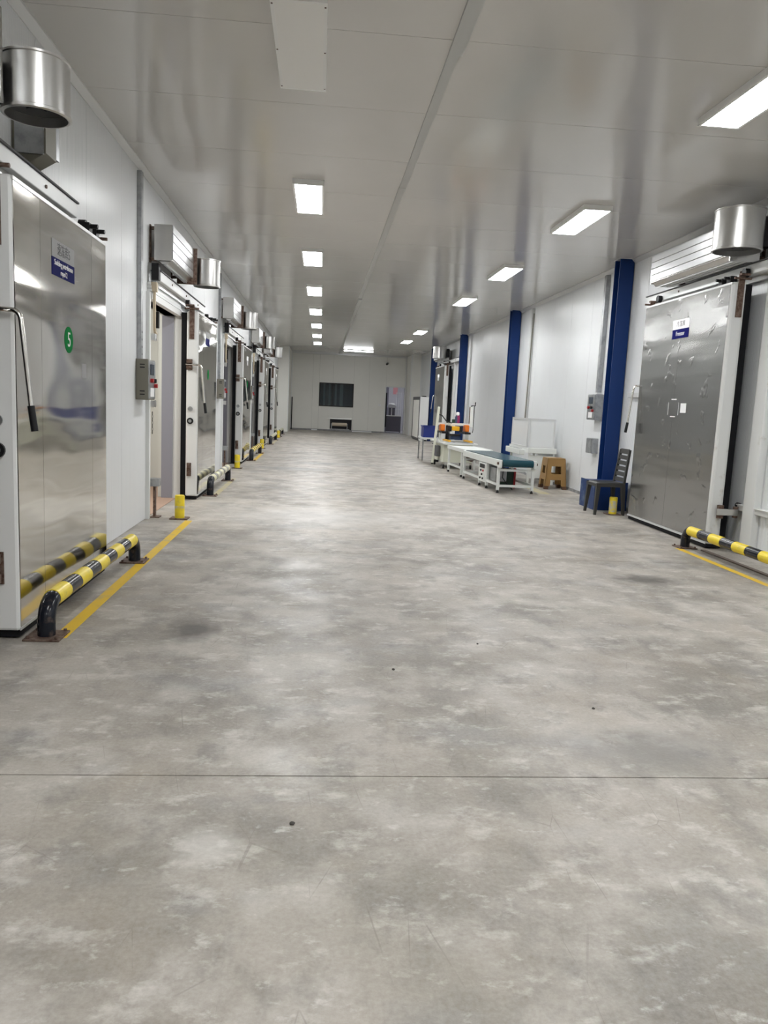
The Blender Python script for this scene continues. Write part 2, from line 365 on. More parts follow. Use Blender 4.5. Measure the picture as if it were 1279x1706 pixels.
# ------------------------------------------------------------------ ceiling lights
def lamp(x, y, on, label):
    t = thing('ceiling_light', label, 'ceiling light', (x, y, ZC), 0, 'panel lights on the ceiling')
    w, l = 0.165, 0.64
    fr = MB()
    for x0, x1, y0, y1 in [(-w, -w + 0.022, -l, l), (w - 0.022, w, -l, l), (-w + 0.022, w - 0.022, -l, -l + 0.022), (-w + 0.022, w - 0.022, l - 0.022, l)]:
        fr.box(x0, x1, y0, y1, -0.055, 0)
    fr.box(-w + 0.022, w - 0.022, -l + 0.022, l - 0.022, -0.02, 0)
    fr.build('frame', M_LAMPF, t)
    MB().box(-w + 0.02, w - 0.02, -l + 0.02, l - 0.02, -0.054, -0.045, 0.002).build('diffuser', M_LAMPON if on else M_LAMPOFF, t)
    if not on:
        for sx in (-1, 1):
            for k in (-0.92, 0, 0.92): MB().tube([(sx * (w - 0.011), k * l, -0.058), (sx * (w - 0.011), k * l, -0.054)], 0.006, 8).build('screw', M_RUST, t)
ORD = ['nearest', 'second', 'third', 'fourth', 'fifth', 'sixth', 'seventh', 'eighth', 'ninth']
for i, y in enumerate([9.2, 12.9, 16.6, 20.35, 24.05, 27.7, 31.2]):
    lamp(-0.21, y, True, 'lit white panel light, %s lit one in the left ceiling row' % ORD[i])
lamp(-0.205, 5.42, False, 'unlit white panel light with screwed frame, nearest on the ceiling')
for i, y in enumerate([5.5, 9.4, 13.2, 16.9, 24.4, 28.3]):
    lamp(3.0, y, True, 'lit white panel light, %s in the right ceiling row' % ORD[i])
for x, w_ in ((-0.21, 'left'), (3.0, 'right')):
    for y, k in ((1.7, 'overhead'), (-2.2, 'behind')):
        lamp(x, y, True, 'lit white panel light in %s row, %s the viewer' % (w_, k if k == 'behind' else 'right over'))
t = thing('tube_light', 'long lit tube light on the ceiling before the end wall', 'tube light', (1.57, 34.6, ZC), 0.0)
B(-0.64, 0.64, -0.07, 0.07, -0.035, 0).build('batten', M_LAMPF, t)
MB().box(-0.638, 0.638, -0.062, 0.062, -0.07, -0.035, 0.02).build('tube', M_LAMPDIM, t)
for sx in (-1, 1): B(sx * 0.65 - 0.012, sx * 0.65 + 0.012, -0.07, 0.07, -0.075, 0.0).build('end_cap', M_WHITE, t)

# ------------------------------------------------------------------ cold room doorways
def doorway(i, y0, y1, zt, lit):
    """frame round the opening, the room behind it"""
    n = i + 10
    fr = struct(MB().box(XL - 0.20, XL + 0.055, y1 - 0.005, y1 + 0.07, 0, zt + 0.07, 0.004).build('trim_%d' % n, M_WHITE), 'white doorway frame of the %s cold room on the left' % ORD[i])
    B(XL - 0.20, XL + 0.04, y0 - 0.06, y0 + 0.005, 0, zt + 0.07).build('jamb', M_WHITE, fr)
    B(XL - 0.20, XL + 0.05, y0 + 0.005, y1 - 0.005, zt, zt + 0.07).build('lintel', M_WHITE, fr)
    for k in range(3): B(XL + 0.0, XL + 0.05 - 0.006 * k, y0 - 0.02, y1, zt + 0.075 + 0.035 * k, zt + 0.105 + 0.035 * k).build('header_bead', M_WHITE, fr)
    B(XL - 0.20, XL - 0.05, y1 - 0.016, y1 - 0.004, 0.0, zt).build('reveal', M_REVEAL, fr)
    a, b_, x0, x1, h = y0 - 1.6 if i else y0 - 1.2, y1 + 1.6, XL - 3.2, XL - 0.20, 2.75
    rm = MB()
    rm.box(x0 - 0.1, x0, a, b_, 0, h); rm.box(x0, x1, a - 0.1, a, 0, h); rm.box(x0, x1, b_, b_ + 0.1, 0, h); rm.box(x0 - 0.1, x1, a - 0.1, b_ + 0.1, h, h + 0.1)
    rm.box(x1 - 0.06, x1, a, y0 - 0.06, 0, h); rm.box(x1 - 0.06, x1, y1 + 0.07, b_, 0, h); rm.box(x1 - 0.06, x1, y0 - 0.06, y1 + 0.07, zt + 0.07, h)
    r = struct(rm.build('wall_cold_room_%d' % (i + 1), M_INNER if lit else M_DARK), 'lining of the %s cold room seen through its doorway' % ORD[i])  # unlit rooms: their darkness is put into the lining colour
    B(x0 - 0.1, XL - 0.0 if False else x1, a - 0.1, b_ + 0.1, -0.10, 0.004).build('inner_floor', M_INNERF, r)
    struct(B(x1, XL - 0.01, y0, y1 - 0.016, -0.011, 0.006).build('trim_%d' % (n + 10), M_INNERF), 'rust-tinted threshold of the %s cold room' % ORD[i])
    if lit:
        t = thing('bulkhead_lamp', 'lit round bulkhead lamp inside the open second cold room', 'lamp', (XL - 1.7, (y0 + y1) / 2, h))
        MB().lathe(0, 0, [(0.0, 0), (0.13, 0), (0.15, -0.0), (0.15, -0.04), (0.125, -0.05)], 20).build('base', M_WHITE, t)
        MB().lathe(0, 0, [(0.125, -0.05), (0.11, -0.10), (0.06, -0.13), (0, -0.14)], 20).build('dome', mat('bulkhead_glow', (0.9, 0.9, 0.85), 0.5, emit=(1.0, 0.98, 0.93), estr=340), t)
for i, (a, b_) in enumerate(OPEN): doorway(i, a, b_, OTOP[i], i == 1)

# ------------------------------------------------------------------ sliding doors  (local: x out of the wall, y from handle end, z up)
def sliding_door(loc, rz, w, top, n0, n1, seams, ms, label, sign=None, right=False, far=False):
    t = thing('sliding_door', label, 'freezer door', loc, rz, 'sliding freezer doors')
    b0 = 0.05
    MB().box(n0, n1, 0, w, b0, top, 0.018 if not right else 0.03).build('door_slab', M_WHITE2 if right else M_WHITE, t)
    MB().box(n0 - 0.07, n0, 0.025, w - 0.025, b0 - 0.03, top - 0.02).build('gasket', M_RUBBER, t)
    e = 0.014 if not right else 0.03
    ed = [e] + [s for s in seams] + [w - e]
    for k, (a, b_) in enumerate(zip(ed, ed[1:])):
        B(n1 - 0.001, n1 + 0.003, a + (0.0015 if k else 0), b_ - (0.0015 if k < len(ed) - 2 else 0), b0 + e, top - e).build('steel_sheet', ms, t)
    ft = MB().box(n1 - 0.001, n1 + 0.007, 0.004, w - 0.004, top - 0.028, top - 0.008).box(n1 - 0.001, n1 + 0.005, 0.004, w - 0.004, b0 + 0.004, b0 + 0.02)
    ft.build('edge_strip', M_TRIM, t)
    B(n0 - 0.02, n1 - 0.01, 0.02, w - 0.02, 0.012, b0).build('bottom_seal', M_RUBBER, t)
    # hangers at both ends
    for k, ye in enumerate((0.0, w)):
        s = -1 if k == 0 else 1
        hb = MB().box(n0 + 0.035, n0 + 0.10, min(ye, ye + s * 0.012), max(ye, ye + s * 0.012), top - 0.36, top + 0.06)
        hb.box(n0 + 0.0, n0 + 0.10, min(ye, ye + s * 0.05), max(ye, ye + s * 0.05), top + 0.06, top + 0.08)
        h = hb.build('hanger_bracket', M_RUST, t)
        MB().tube([(n0 - 0.02, ye - s * 0.04, top + 0.10), (n0 + 0.03, ye - s * 0.04, top + 0.10)], 0.045, 14).build('roller', M_BLACK, h)
        MB().tube([(n0 - 0.02, ye + s * 0.03, top + 0.03), (n0 + 0.16, ye + s * 0.03, top + 0.03)], 0.012, 8).build('bolt', M_RUST, h)
    for k in range(2):
        MB().box(n1 - 0.09, n1 - 0.02, w - 0.34 + k * 0.17, w - 0.26 + k * 0.17, top, top + 0.07).tube([(n1 - 0.10, w - 0.30 + k * 0.17, top + 0.05), (n1 + 0.03, w - 0.30 + k * 0.17, top + 0.05)], 0.016, 8).build('roller_block', M_BLACK, t)
    # lever handle on the handle end
    yl = -0.04; z = 1.80
    h = MB().box(n0 + 0.01, n0 + 0.075, yl - 0.02, 0.0, z - 0.055, z - 0.02).box(n0 + 0.01, n0 + 0.075, yl - 0.02, 0.0, z + 0.02, z + 0.055).box(n0 + 0.005, n0 + 0.08, -0.012, 0, z - 0.07, z + 0.07).build('handle_bracket', M_RUST, t)
    pts = [(n0 + 0.0, yl, z), (n0 + 0.12, yl, z), (n1 + 0.0, yl, z)] + arc((n1 + 0.0, z - 0.05), 0.05, PI / 2, 0.12, 6, lambda a, b_: (a, yl, b_)) + [(n1 + 0.095, yl, z - 0.50)]
    lv = MB().tube(pts, 0.0135, 12).build('lever', M_CHROME, t)
    MB().tube([(n1 + 0.094, yl, z - 0.495), (n1 + 0.112, yl, z - 0.63)], 0.019, 12).build('grip', M_BLACK, lv)
    # knobs and latch on the handle end
    nc = (n0 + n1) / 2 - 0.02
    MB().tube([(nc, 0, 1.22), (nc, -0.012, 1.22)], 0.032, 16).build('lock_plate', M_GALV, t)
    kn = MB().tube([(nc, 0, 1.06), (nc, -0.02, 1.06)], 0.042, 18).build('release_knob', M_BLACK, t)
    MB().tube([(nc, -0.02, 1.06), (nc, -0.026, 1.06)], 0.022, 14).build('knob_centre', M_GALV, kn)
    la = MB().box(nc - 0.04, nc + 0.02, -0.01, 0, 0.32, 0.50).tube([(nc - 0.01, -0.03, 0.33), (nc - 0.01, -0.03, 0.38)], 0.024, 10).tube([(nc - 0.01, -0.03, 0.44), (nc - 0.01, -0.03, 0.49)], 0.024, 10)
    la.build('guide_hinge', M_RUST, t)
    xf = n1 + 0.003
    if sign == 'five':
        sp = B(xf, xf + 0.003, 0.59, 1.01, 2.185, 2.29).build('sign_plate', M_SIGNG, t)
        text('lettering', '速冻库5', 0.082, M_BLACK, sp, (xf + 0.0035, 0.80, 2.237), 0.85)
        sp = B(xf, xf + 0.003, 0.59, 1.01, 2.08, 2.185).build('sign_plate', M_SIGNB, t)
        text('lettering', 'Sudding petrehouse', 0.046, M_SIGNW, sp, (xf + 0.0035, 0.80, 2.157), 0.95)
        text('lettering', 'repol 2', 0.046, M_SIGNW, sp, (xf + 0.0035, 0.80, 2.108), 0.95)
        st = MB().tube([(xf, 0.89, 1.715), (xf + 0.002, 0.89, 1.715)], 0.083, 32).build('number_sticker', M_GREEN, t)
        text('digit', '5', 0.13, M_SIGNW, st, (xf + 0.003, 0.89, 1.712))
        B(xf, xf + 0.001, 1.16, 1.26, 1.48, 1.58).build('blank_sticker', M_SIGNG, t)
    elif sign == 'freezer':
        sp = B(xf, xf + 0.003, 0.88, 1.30, 2.445, 2.555).build('sign_plate', M_SIGNW, t)
        text('lettering', '冷冻库', 0.075, M_BLACK, sp, (xf + 0.0035, 1.09, 2.50))
        sp = B(xf, xf + 0.003, 0.88, 1.30, 2.335, 2.445).build('sign_plate', M_SIGNB, t)
        text('lettering', 'Freezer', 0.072, M_SIGNW, sp, (xf + 0.0035, 1.09, 2.39))
        for y0, y1, z0, z1 in [(0.955, 0.961, 1.43, 1.58), (1.225, 1.231, 1.43, 1.58), (1.03, 1.16, 1.61, 1.622), (1.03, 1.16, 1.405, 1.417)]:
            B(xf, xf + 0.002, y0, y1, z0, z1).build('tape_mark', M_SIGNW, t)
        B(xf, xf + 0.002, 1.28, 1.42, 1.46, 1.57).build('blank_sticker', M_SIGNW, t)
    else:
        B(xf, xf + 0.003, 0.62, 0.98, 2.20 if not right else 2.445, 2.29 if not right else 2.555).build('sign_plate', M_SIGNW if far else M_SIGNG, t)
        B(xf, xf + 0.003, 0.62, 0.98, 2.10 if not right else 2.335, 2.20 if not right else 2.445).build('sign_plate', M_SIGNB if not far else M_SIGNG, t)
        if not right: MB().tube([(xf, 0.89, 1.70), (xf + 0.002, 0.89, 1.70)], 0.075, 24).build('number_sticker', M_GREEN, t)
    return t
DY = [4.33, 10.55, 16.55, 22.55, 27.75]
dl = ['polished steel sliding door with green number 5 sticker, nearest on the left wall',
      'steel sliding door slid open beside the second doorway on the left',
      'steel sliding door slid open beside the third doorway on the left',
      'narrow-looking steel sliding door, fourth along the left wall', 'farthest sliding door on the left wall before the end pier']
for i, y in enumerate(DY):
    sliding_door((XL, y, 0), 0, 1.77, 2.49, 0.135, 0.29, [0.40, 1.40], M_DOORS, dl[i], 'five' if i == 0 else None, far=i > 1)
RD = [(10.15, 2.18), (29.0, 2.15)]
sliding_door((XR, 10.15, 0), PI, 2.18, 2.83, 0.20, 0.36, [1.09], M_DOORS2, 'large brushed steel freezer door with blue sign on the right wall', 'freezer', True)
sliding_door((XR, 29.0, 0), PI, 2.15, 2.83, 0.20, 0.36, [1.07], M_DOORS2, 'far brushed steel freezer door between the two farthest blue columns', None, True, True)

def track(loc, rz, u0, u1, z, n1, label):
    t = thing('door_track', label, 'door track', loc, rz, 'door tracks')
    MB().box(0, n1, u0, u1, z - 0.10, z, 0.006).build('rail_cover', M_WHITE, t)
    B(0, n1 + 0.012, u0 - 0.01, u1 + 0.01, z, z + 0.012).build('drip_edge', M_DARK, t)
    B(0.02, 0.06, u0, u1, z - 0.155, z - 0.10).build('running_rail', M_PLATE, t)
    for k in range(3):
        yk = u0 + (u1 - u0) * (0.2 + 0.3 * k); MB().tube([(n1, yk, z - 0.05), (n1 + 0.008, yk, z - 0.05)], 0.012, 8).build('bolt', M_RUST, t)
for i, y in enumerate(DY): track((XL, y, 0), 0, OPEN[i][0] + 0.17 - y, 1.70, 2.735, 0.11, 'white overhead rail of the %s left sliding door' % ORD[i])
track((XR, 10.15, 0), PI, -0.45, 4.4, 3.015, 0.17, 'white overhead rail of the large right freezer door')
track((XR, 29.0, 0), PI, -0.45, 4.0, 3.015, 0.17, 'white overhead rail of the far right freezer door')

# ------------------------------------------------------------------ air curtains (local: x out of wall, y along it, z absolute)
def air_curtain(loc, rz, L, n0, n1, z0, z1, dr, dn, dz0, dz1, label):
    t = thing('air_curtain', label, 'air curtain', loc, rz, 'air curtains over the doors')
    MB().box(n0, n1 - 0.012, 0, L, z0 + 0.03, z1, 0.004).build('housing', M_HOUSE, t)
    k = 4; h = (z1 - z0 - 0.04) / k
    for i in range(k): MB().box(n1 - 0.012, n1, 0.004, L - 0.004, z0 + 0.04 + i * h + 0.004, z0 + 0.04 + (i + 1) * h - 0.002, 0.003).build('front_strip', M_FRONT, t)
    o = MB().prism([(n0 + 0.02, z0 + 0.03), (n1 - 0.03, z0 + 0.03), (n1 - 0.06, z0 - 0.012), (n0 + 0.07, z0 - 0.012)], 'y', 0.03, L - 0.03).build('outlet', M_HOUSE, t)
    for i in range(3): B(n0 + 0.075 + i * (n1 - n0 - 0.16) / 2, n0 + 0.085 + i * (n1 - n0 - 0.16) / 2, 0.04, L - 0.04, z0 - 0.022, z0 - 0.012).build('louvre', M_FRONT, o)
    B(n0 - 0.015, n1 + 0.042 if not rz else n1 - 0.01, L, L + 0.03, z0 - 0.03, z1 + 0.01).build('end_plate', M_RUST if loc[1] > 5 and not rz else M_HOUSE, t)
    B(n0 - 0.01, n1 - 0.01, -0.012, 0, z0 + 0.02, z1 - 0.005).build('end_cap', M_HOUSE, t)
    for yb in (0.03, L - 0.1): MB().box(0, n0, yb, yb + 0.05, z0 + 0.02, z0 + 0.05).box(0, n0, yb, yb + 0.05, z1 - 0.05, z1 - 0.02).box(0, 0.012, yb, yb + 0.05, z0, z1).build('wall_bracket', M_RUST, t)
    c = L + 0.03 + dr + 0.01
    pr = [(0, dz1), (dr - 0.012, dz1), (dr + 0.006, dz1 - 0.004), (dr + 0.006, dz1 - 0.014), (dr, dz1 - 0.018), (dr, dz0 + 0.022), (dr + 0.006, dz0 + 0.018), (dr + 0.006, dz0 + 0.004), (dr - 0.004, dz0), (dr - 0.012, dz0), (dr - 0.012, dz0 + 0.05)]
    d = MB().lathe(dn, c, pr).build('fan_drum', M_FAN, t)
    MB().lathe(dn, c, [(dr - 0.012, dz0 + 0.05), (0.05, dz0 + 0.05), (0.05, dz0 + 0.03), (0, dz0 + 0.03)]).build('intake', M_BLACK, d)
    MB().box(n0 + 0.03, n1 - 0.03, L + 0.03, c + dr * 0.2, dz0 + 0.06, dz1 - 0.05).build('drum_neck', M_BLACK, t)
    return t
AY = [2.83, 8.9, 14.85, 20.85, 25.2]
for i, y in enumerate(AY):
    air_curtain((XL, y, 0), 0, 1.36, 0.07, 0.26, 2.82, 3.22, 0.165, 0.40, 2.79, 3.13 if i else 3.07, 'stainless air curtain with fan drum over the %s left doorway' % ORD[i])
air_curtain((XR, 9.92, 0), PI, 1.93, 0.12, 0.43, 3.06, 3.42, 0.235, 0.49, 3.07, 3.47, 'ribbed air curtain with fan drum over the large right freezer door')
air_curtain((XR, 29.2, 0), PI, 1.55, 0.12, 0.43, 3.06, 3.42, 0.235, 0.49, 3.07, 3.47, 'dark air curtain with fan drum over the far right freezer door')
# grey wall bracket under the nearest drum
t = thing('duct_elbow', 'grey sheet metal elbow on wall under the nearest fan drum', 'duct', (XL, 5.12, 2.76))
MB().prism([(0.0, 0.45), (0.0, 0.06), (0.10, 0.0), (0.20, 0.06), (0.20, 0.45)], 'y', 0.0, 0.19).build('elbow_body', M_OLIVE, t)
B(0.0, 0.17, 0.195, 0.34, 0.10, 0.45).build('side_box', M_GALV, t)
B(0.02, 0.19, -0.012, 0.0, 0.05, 0.42).build('end_flange', M_GALV, t)

# ------------------------------------------------------------------ boxes, channels and fittings on the left wall
def control_box(loc, rz, label, w=0.34, h=0.42, d=0.125, m=None, buttons=True):
    t = thing('control_box', label, 'control box', loc, rz, 'door control boxes')
    MB().box(0, d, 0, w, 0, h, 0.006).build('case', m or M_OLIVE, t)
    MB().box(d, d + 0.008, 0.012, w - 0.012, 0.012, h - 0.012, 0.003).build('cover', M_GALV, t)
    if buttons:
        B(d + 0.008, d + 0.014, w * 0.25, w * 0.72, h * 0.62, h * 0.88).build('display', M_DISPLAY, t)
        for yb, zb, m2 in ((w * 0.3, h * 0.48, M_RED), (w * 0.68, h * 0.48, M_BLACK), (w * 0.85, h * 0.36, M_RED)):
            MB().tube([(d + 0.008, yb, zb), (d + 0.04, yb, zb)], 0.022, 14).build('push_button', m2, t)
        B(d + 0.008, d + 0.011, w * 0.25, w * 0.75, h * 0.08, h * 0.30).build('name_plate', M_SIGNW, t)
    for zb in (0.85, 0.78, 0.2, 0.12): B(d * 0.35, d * 0.75, -0.003, 0.001, h * zb, h * zb + 0.012).build('vent_slot', M_BLACK, t)
    return t
control_box((XL, 8.30, 1.33), 0, 'olive control box with red buttons, nearest on the left wall')
control_box((XL, 14.62, 1.36), 0, 'olive control box on wall before the third left doorway', 0.3, 0.36)
control_box((XL, 20.6, 1.36), 0, 'small olive control box on wall before the fourth left doorway', 0.3, 0.36)
def channel(y, z0, label):
    t = thing('cable_channel', label, 'cable channel', (XL, y, z0), 0, 'cable channels')
    MB().box(0, 0.045, -0.04, 0.04, 0, ZC - z0 - 0.085).build('channel', M_GALV, t)
    for k in range(4): MB().tube([(0.045, 0, 0.05 + k * 0.075), (0.047, 0, 0.05 + k * 0.075)], 0.012, 8).build('slot_hole', M_BLACK, t)
channel(8.39, 1.75, 'galvanised cable channel above the nearest control box'); channel(14.72, 1.72, 'galvanised cable channel before the third left doorway'); channel(20.72, 1.72, 'galvanised cable channel before the fourth left doorway')
for i, (y0, y1) in enumerate(OPEN[1:4], 1):
    t = thing('limit_switch', 'black limit switch with beige conduit at the %s left doorway' % ORD[i], 'switch', (XL, y0 + 0.04, 2.0), 0, 'limit switches')
    MB().box(0.04, 0.12, -0.03, 0.05, 0.62, 0.80, 0.006).build('switch_body', M_BLACK, t)
    MB().box(0.04, 0.10, -0.03, 0.04, 0.50, 0.60, 0.004).build('junction', mat('beige_plastic', (0.56, 0.47, 0.34), 0.5), t)
    MB().tube([(0.07, 0.0, 0.50), (0.07, 0.0, 0.12), (0.07, 0.03, 0.07), (0.07, 0.10, 0.06)], 0.016, 10).build('conduit', mat('beige_plastic', (0.56, 0.47, 0.34), 0.5), t)
    MB().box(0.05, 0.10, 0.08, 0.13, 0.12, 0.30, 0.004).build('sensor', M_BLACK, t)
    for z in (2.015, 1.285):
        k = thing('roller_keeper', 'stainless keeper clip, %s of two at the %s left doorway' % ('upper' if z > 2 else 'lower', ORD[i]), 'keeper', (XL, y0, z), 0, 'keeper clips')
        MB().box(0.0, 0.085, 0.0, 0.02, -0.035, 0.035).build('keeper_plate', M_PLATE, k)
        MB().box(0.04, 0.085, 0.02, 0.09, -0.035, 0.035, 0.004).build('keeper_arm', M_PLATE, k)
        MB().tube([(0.06, 0.10, -0.04), (0.06, 0.10, 0.04)], 0.022, 12).build('keeper_roller', M_CHROME, k)
    k = thing('floor_guide', 'rusty floor guide roller at the foot of the %s left doorway' % ORD[i], 'floor guide', (XL, y0 + 0.06, 0.0), 0, 'floor guides')
    MB().box(0.03, 0.13, -0.02, 0.12, 0.0, 0.012).build('foot', M_RUST, k)
    MB().box(0.06, 0.085, 0.0, 0.06, 0.0, 0.40).build('stem', M_RUST, k)
    MB().box(0.02, 0.13, -0.03, 0.09, 0.36, 0.45, 0.006).build('guide_block', M_GALV, k)
t = thing('hanging_chain', 'thin chain hanging inside the frame of the second left doorway', 'chain', (XL + 0.05, 8.88, 1.20))
for k in range(7):
    c0 = -k * 0.035
    MB().tube([(0.006 * math.cos(a) * (1 if k % 2 else 0.3), 0.006 * math.cos(a) * (0.3 if k % 2 else 1), c0 - 0.02 + 0.02 * math.sin(a)) for a in [i * 2 * PI / 10 for i in range(11)]], 0.0025, 5, False).build('chain_link', M_BLACK, t)

# ------------------------------------------------------------------ guard rails and bollards
def guard_rail(x, y0, L, label, fresh=True, zc=0.2):
    t = thing('guard_rail', label, 'guard rail', (x, y0, 0), 0, 'guard rails before the doors')
    r, rb = 0.05, 0.12
    left = [(0, 0, 0.012), (0, 0, zc - rb)] + arc((rb, zc - rb), rb, PI, PI / 2, 8, lambda a, b_: (0, a, b_))
    right = arc((L - rb, zc - rb), rb, PI / 2, 0, 8, lambda a, b_: (0, a, b_)) + [(0, L, 0.012)]
    MB().tube(left + right[:1], r - 0.001, 18).build('leg_pipe', M_BLK, t); MB().tube([left[-1]] + right, r - 0.0015, 18).build('leg_pipe', M_BLK, t)
    n = 9 if L < 2.3 else 11; a0 = rb - 0.02; step = (L - 2 * a0) / n
    for k in range(n):
        yel = k % 2 == 0
        MB().tube([(0, a0 + k * step, zc), (0, a0 + (k + 1) * step, zc)], r + (0.0015 if yel else 0.0005), 18).build('stripe_band', (M_YEL if fresh else M_PALE) if yel else (M_BLK if fresh else worn('faded_black', (0.10, 0.10, 0.09), (0.40, 0.39, 0.33), 0.5, 0, 9, 0.4, 0.6)), t)
    for yb in (0, L):
        p = MB().box(-0.10, 0.10, yb - 0.10, yb + 0.10, 0, 0.012, 0.003).build('base_plate', M_RUST, t)
        for sx in (-1, 1):
            for sy in (-1, 1): MB().tube([(sx * 0.078, yb + sy * 0.078, 0.012), (sx * 0.078, yb + sy * 0.078, 0.026)], 0.01, 6).build('anchor_bolt', M_RUST, p)
guard_rail(-1.51, 4.40, 2.10, 'bright yellow and black guard rail before the nearest left door')
guard_rail(-1.52, 11.05, 2.10, 'faded pale guard rail before the second left door', False, 0.23)
guard_rail(-1.52, 17.6, 2.45, 'guard rail before the third left door', True, 0.22)
guard_rail(-1.52, 24.3, 2.7, 'guard rail before the fourth left door, farther than two bollards', False, 0.22)
guard_rail(-1.52, 29.6, 2.2, 'farthest guard rail on the left by the end pier', False, 0.22)
guard_rail(4.01, 5.75, 2.26, 'yellow and black guard rail before the large right freezer door')
def bollard(x, y, h, label, faded=False):
    t = thing('bollard', label, 'bollard', (x, y, 0), 0, 'yellow bollards')
    MB().tube([(0, 0, 0.01), (0, 0, h - 0.012), (0, 0, h)], 0.055, 20, True, [0.055, 0.055, 0.05]).build('post', M_YEL, t)
    MB().box(-0.10, 0.10, -0.10, 0.10, 0, 0.012).build('base_plate', M_RUST, t)
    MB().tube([(0, 0, 0.12 if not faded else 0.04), (0, 0, 0.15 if not faded else 0.20)], 0.0555, 20).build('worn_patch', worn('worn_patch', (0.52, 0.50, 0.42), (0.72, 0.58, 0.08), 0.5, 0, 22, 0.42, 0.55), t)
bollard(-1.56, 8.88, 0.27, 'yellow bollard at the second left doorway'); bollard(-1.62, 15.58, 0.27, 'yellow bollard at the third left doorway')
bollard(-1.62, 22.1, 0.27, 'yellow bollard at the fourth left doorway'); bollard(-1.51, 28.6, 0.27, 'small distant yellow bollard at the fifth left doorway')
bollard(4.17, 10.55, 0.25, 'faded yellow bollard under the black chair', True)

# ------------------------------------------------------------------ painted floor lines
def line(x0, x1, y0, y1, m, label):
    tag(B(x0, x1, y0, y1, 0.0002, 0.0012).build('floor_line', m), label, 'floor line', 'painted floor lines')
line(-1.475, -1.395, 4.38, 8.75, M_YELL, 'yellow painted floor line along the nearest left guard rail')
line(-1.50, -1.42, 11.0, 13.6, M_YELF, 'pale yellow floor line along the second left guard rail')
line(-1.50, -1.42, 17.5, 20.4, M_YELL, 'yellow floor line along the third left guard rail')
line(-1.52, -1.44, 24.2, 27.2, M_YELF, 'pale floor line along the fourth left guard rail')
line(3.87, 3.94, 3.0, 7.95, M_YELL, 'yellow floor line along the right guard rail')
line(3.80, 3.98, 12.9, 14.3, M_YELF, 'worn yellow floor patch beside the brown stool')
tag(B(4.115, 4.165, 3.0, 7.86, 0, 0.012).build('floor_angle', mat('brown_angle', (0.10, 0.075, 0.06), 0.7)), 'brown steel angle on floor under the right guard rail', 'floor angle')
# ------------------------------------------------------------------ blue columns
def column(y, label, near=False):
    x0, x1, hw = 4.35, 4.565, 0.11
    t = thing('column', label, 'column', (0, y, 0), 0, 'blue steel columns')
    B(x0, x1, -hw, -hw + 0.014, 0, ZC).build('flange', M_BLUE, t); B(x0, x1, hw - 0.014, hw, 0, ZC).build('flange', M_BLUE, t)
    B((x0 + x1) / 2 - 0.006, (x0 + x1) / 2 + 0.006, -hw + 0.014, hw - 0.014, 0, ZC).build('web', M_BLUE, t)
    B(x0 - 0.04, x1, -hw - 0.05, hw + 0.05, 0, 0.015).build('base_plate', M_BLUE2, t)
    B(x0 - 0.02, x1, -hw - 0.02, hw + 0.02, ZC - 0.006, ZC).build('ceiling_collar', M_TRIM, t)
cols = [11.65, 18.2, 24.75, 31.2]
for y, l in zip(cols, ['nearest blue steel column beside the black chair', 'second blue steel column behind the conveyor', 'third blue steel column behind the carton sealer', 'farthest blue steel column beside the white cabinet']): column(y, l)
t = thing('column_guard', 'blue steel box guard around the foot of nearest column', 'column guard', (4.04, 10.98, 0))
MB().box(0, 0.50, 0, 0.012, 0, 0.42).build('front_plate', M_BLUE, t); MB().box(0, 0.012, 0.012, 0.62, 0, 0.42).build('side_plate', M_BLUE2, t)
MB().box(0.012, 0.50, 0.012, 0.55, 0.40, 0.412).build('top_plate', M_BLUE, t); 
# column and conduit dressing on the right wall
t = thing('cable_duct', 'white cable duct up the right wall beside the second column', 'cable duct', (XR, 17.0, 0.9))
MB().box(-0.06, 0, -0.05, 0.05, 0, ZC - 0.985).build('duct', M_TRIM, t); MB().tube([(-0.075, -0.08, 0.0), (-0.06, -0.08, 1.0), (-0.03, -0.08, 2.6)], 0.012, 8).build('cable', M_OLIVE, t)
t = thing('cable_duct', 'grey cable duct up the right wall beyond the nearest column', 'cable duct', (XR, 12.55, 1.72))
MB().box(-0.07, 0, -0.045, 0.045, 0, ZC - 1.80).build('duct', M_GALV, t); MB().box(-0.075, 0, -0.05, 0.05, 0.0, 0.03).build('clip', M_WHITE, t)
t = thing('cable_duct', 'pale cable duct up the right wall beside the third column', 'cable duct', (XR, 24.0, 0.0))
MB().box(-0.06, 0, -0.06, 0.06, 0, ZC - 0.085).build('duct', M_TRIM, t)
control_box((XR, 12.75, 1.30), PI, 'grey control box with display on right wall by nearest column', 0.36, 0.42, 0.13, M_GALV)
control_box((XR, 12.72, 0.75), PI, 'plain grey junction box below the right wall control box', 0.26, 0.25, 0.11, M_GALV, False)
t = thing('lever_support', 'white horizontal wall bar behind the right freezer door lever', 'wall bar', (XR, 10.75, 1.70)); MB().box(-0.05, 0, -0.5, 0.5, -0.035, 0.035, 0.004).build('bar', M_TRIM, t); B(-0.056, 0, 0.5, 0.52, -0.04, 0.04).build('end_cap', M_WHITE, t)
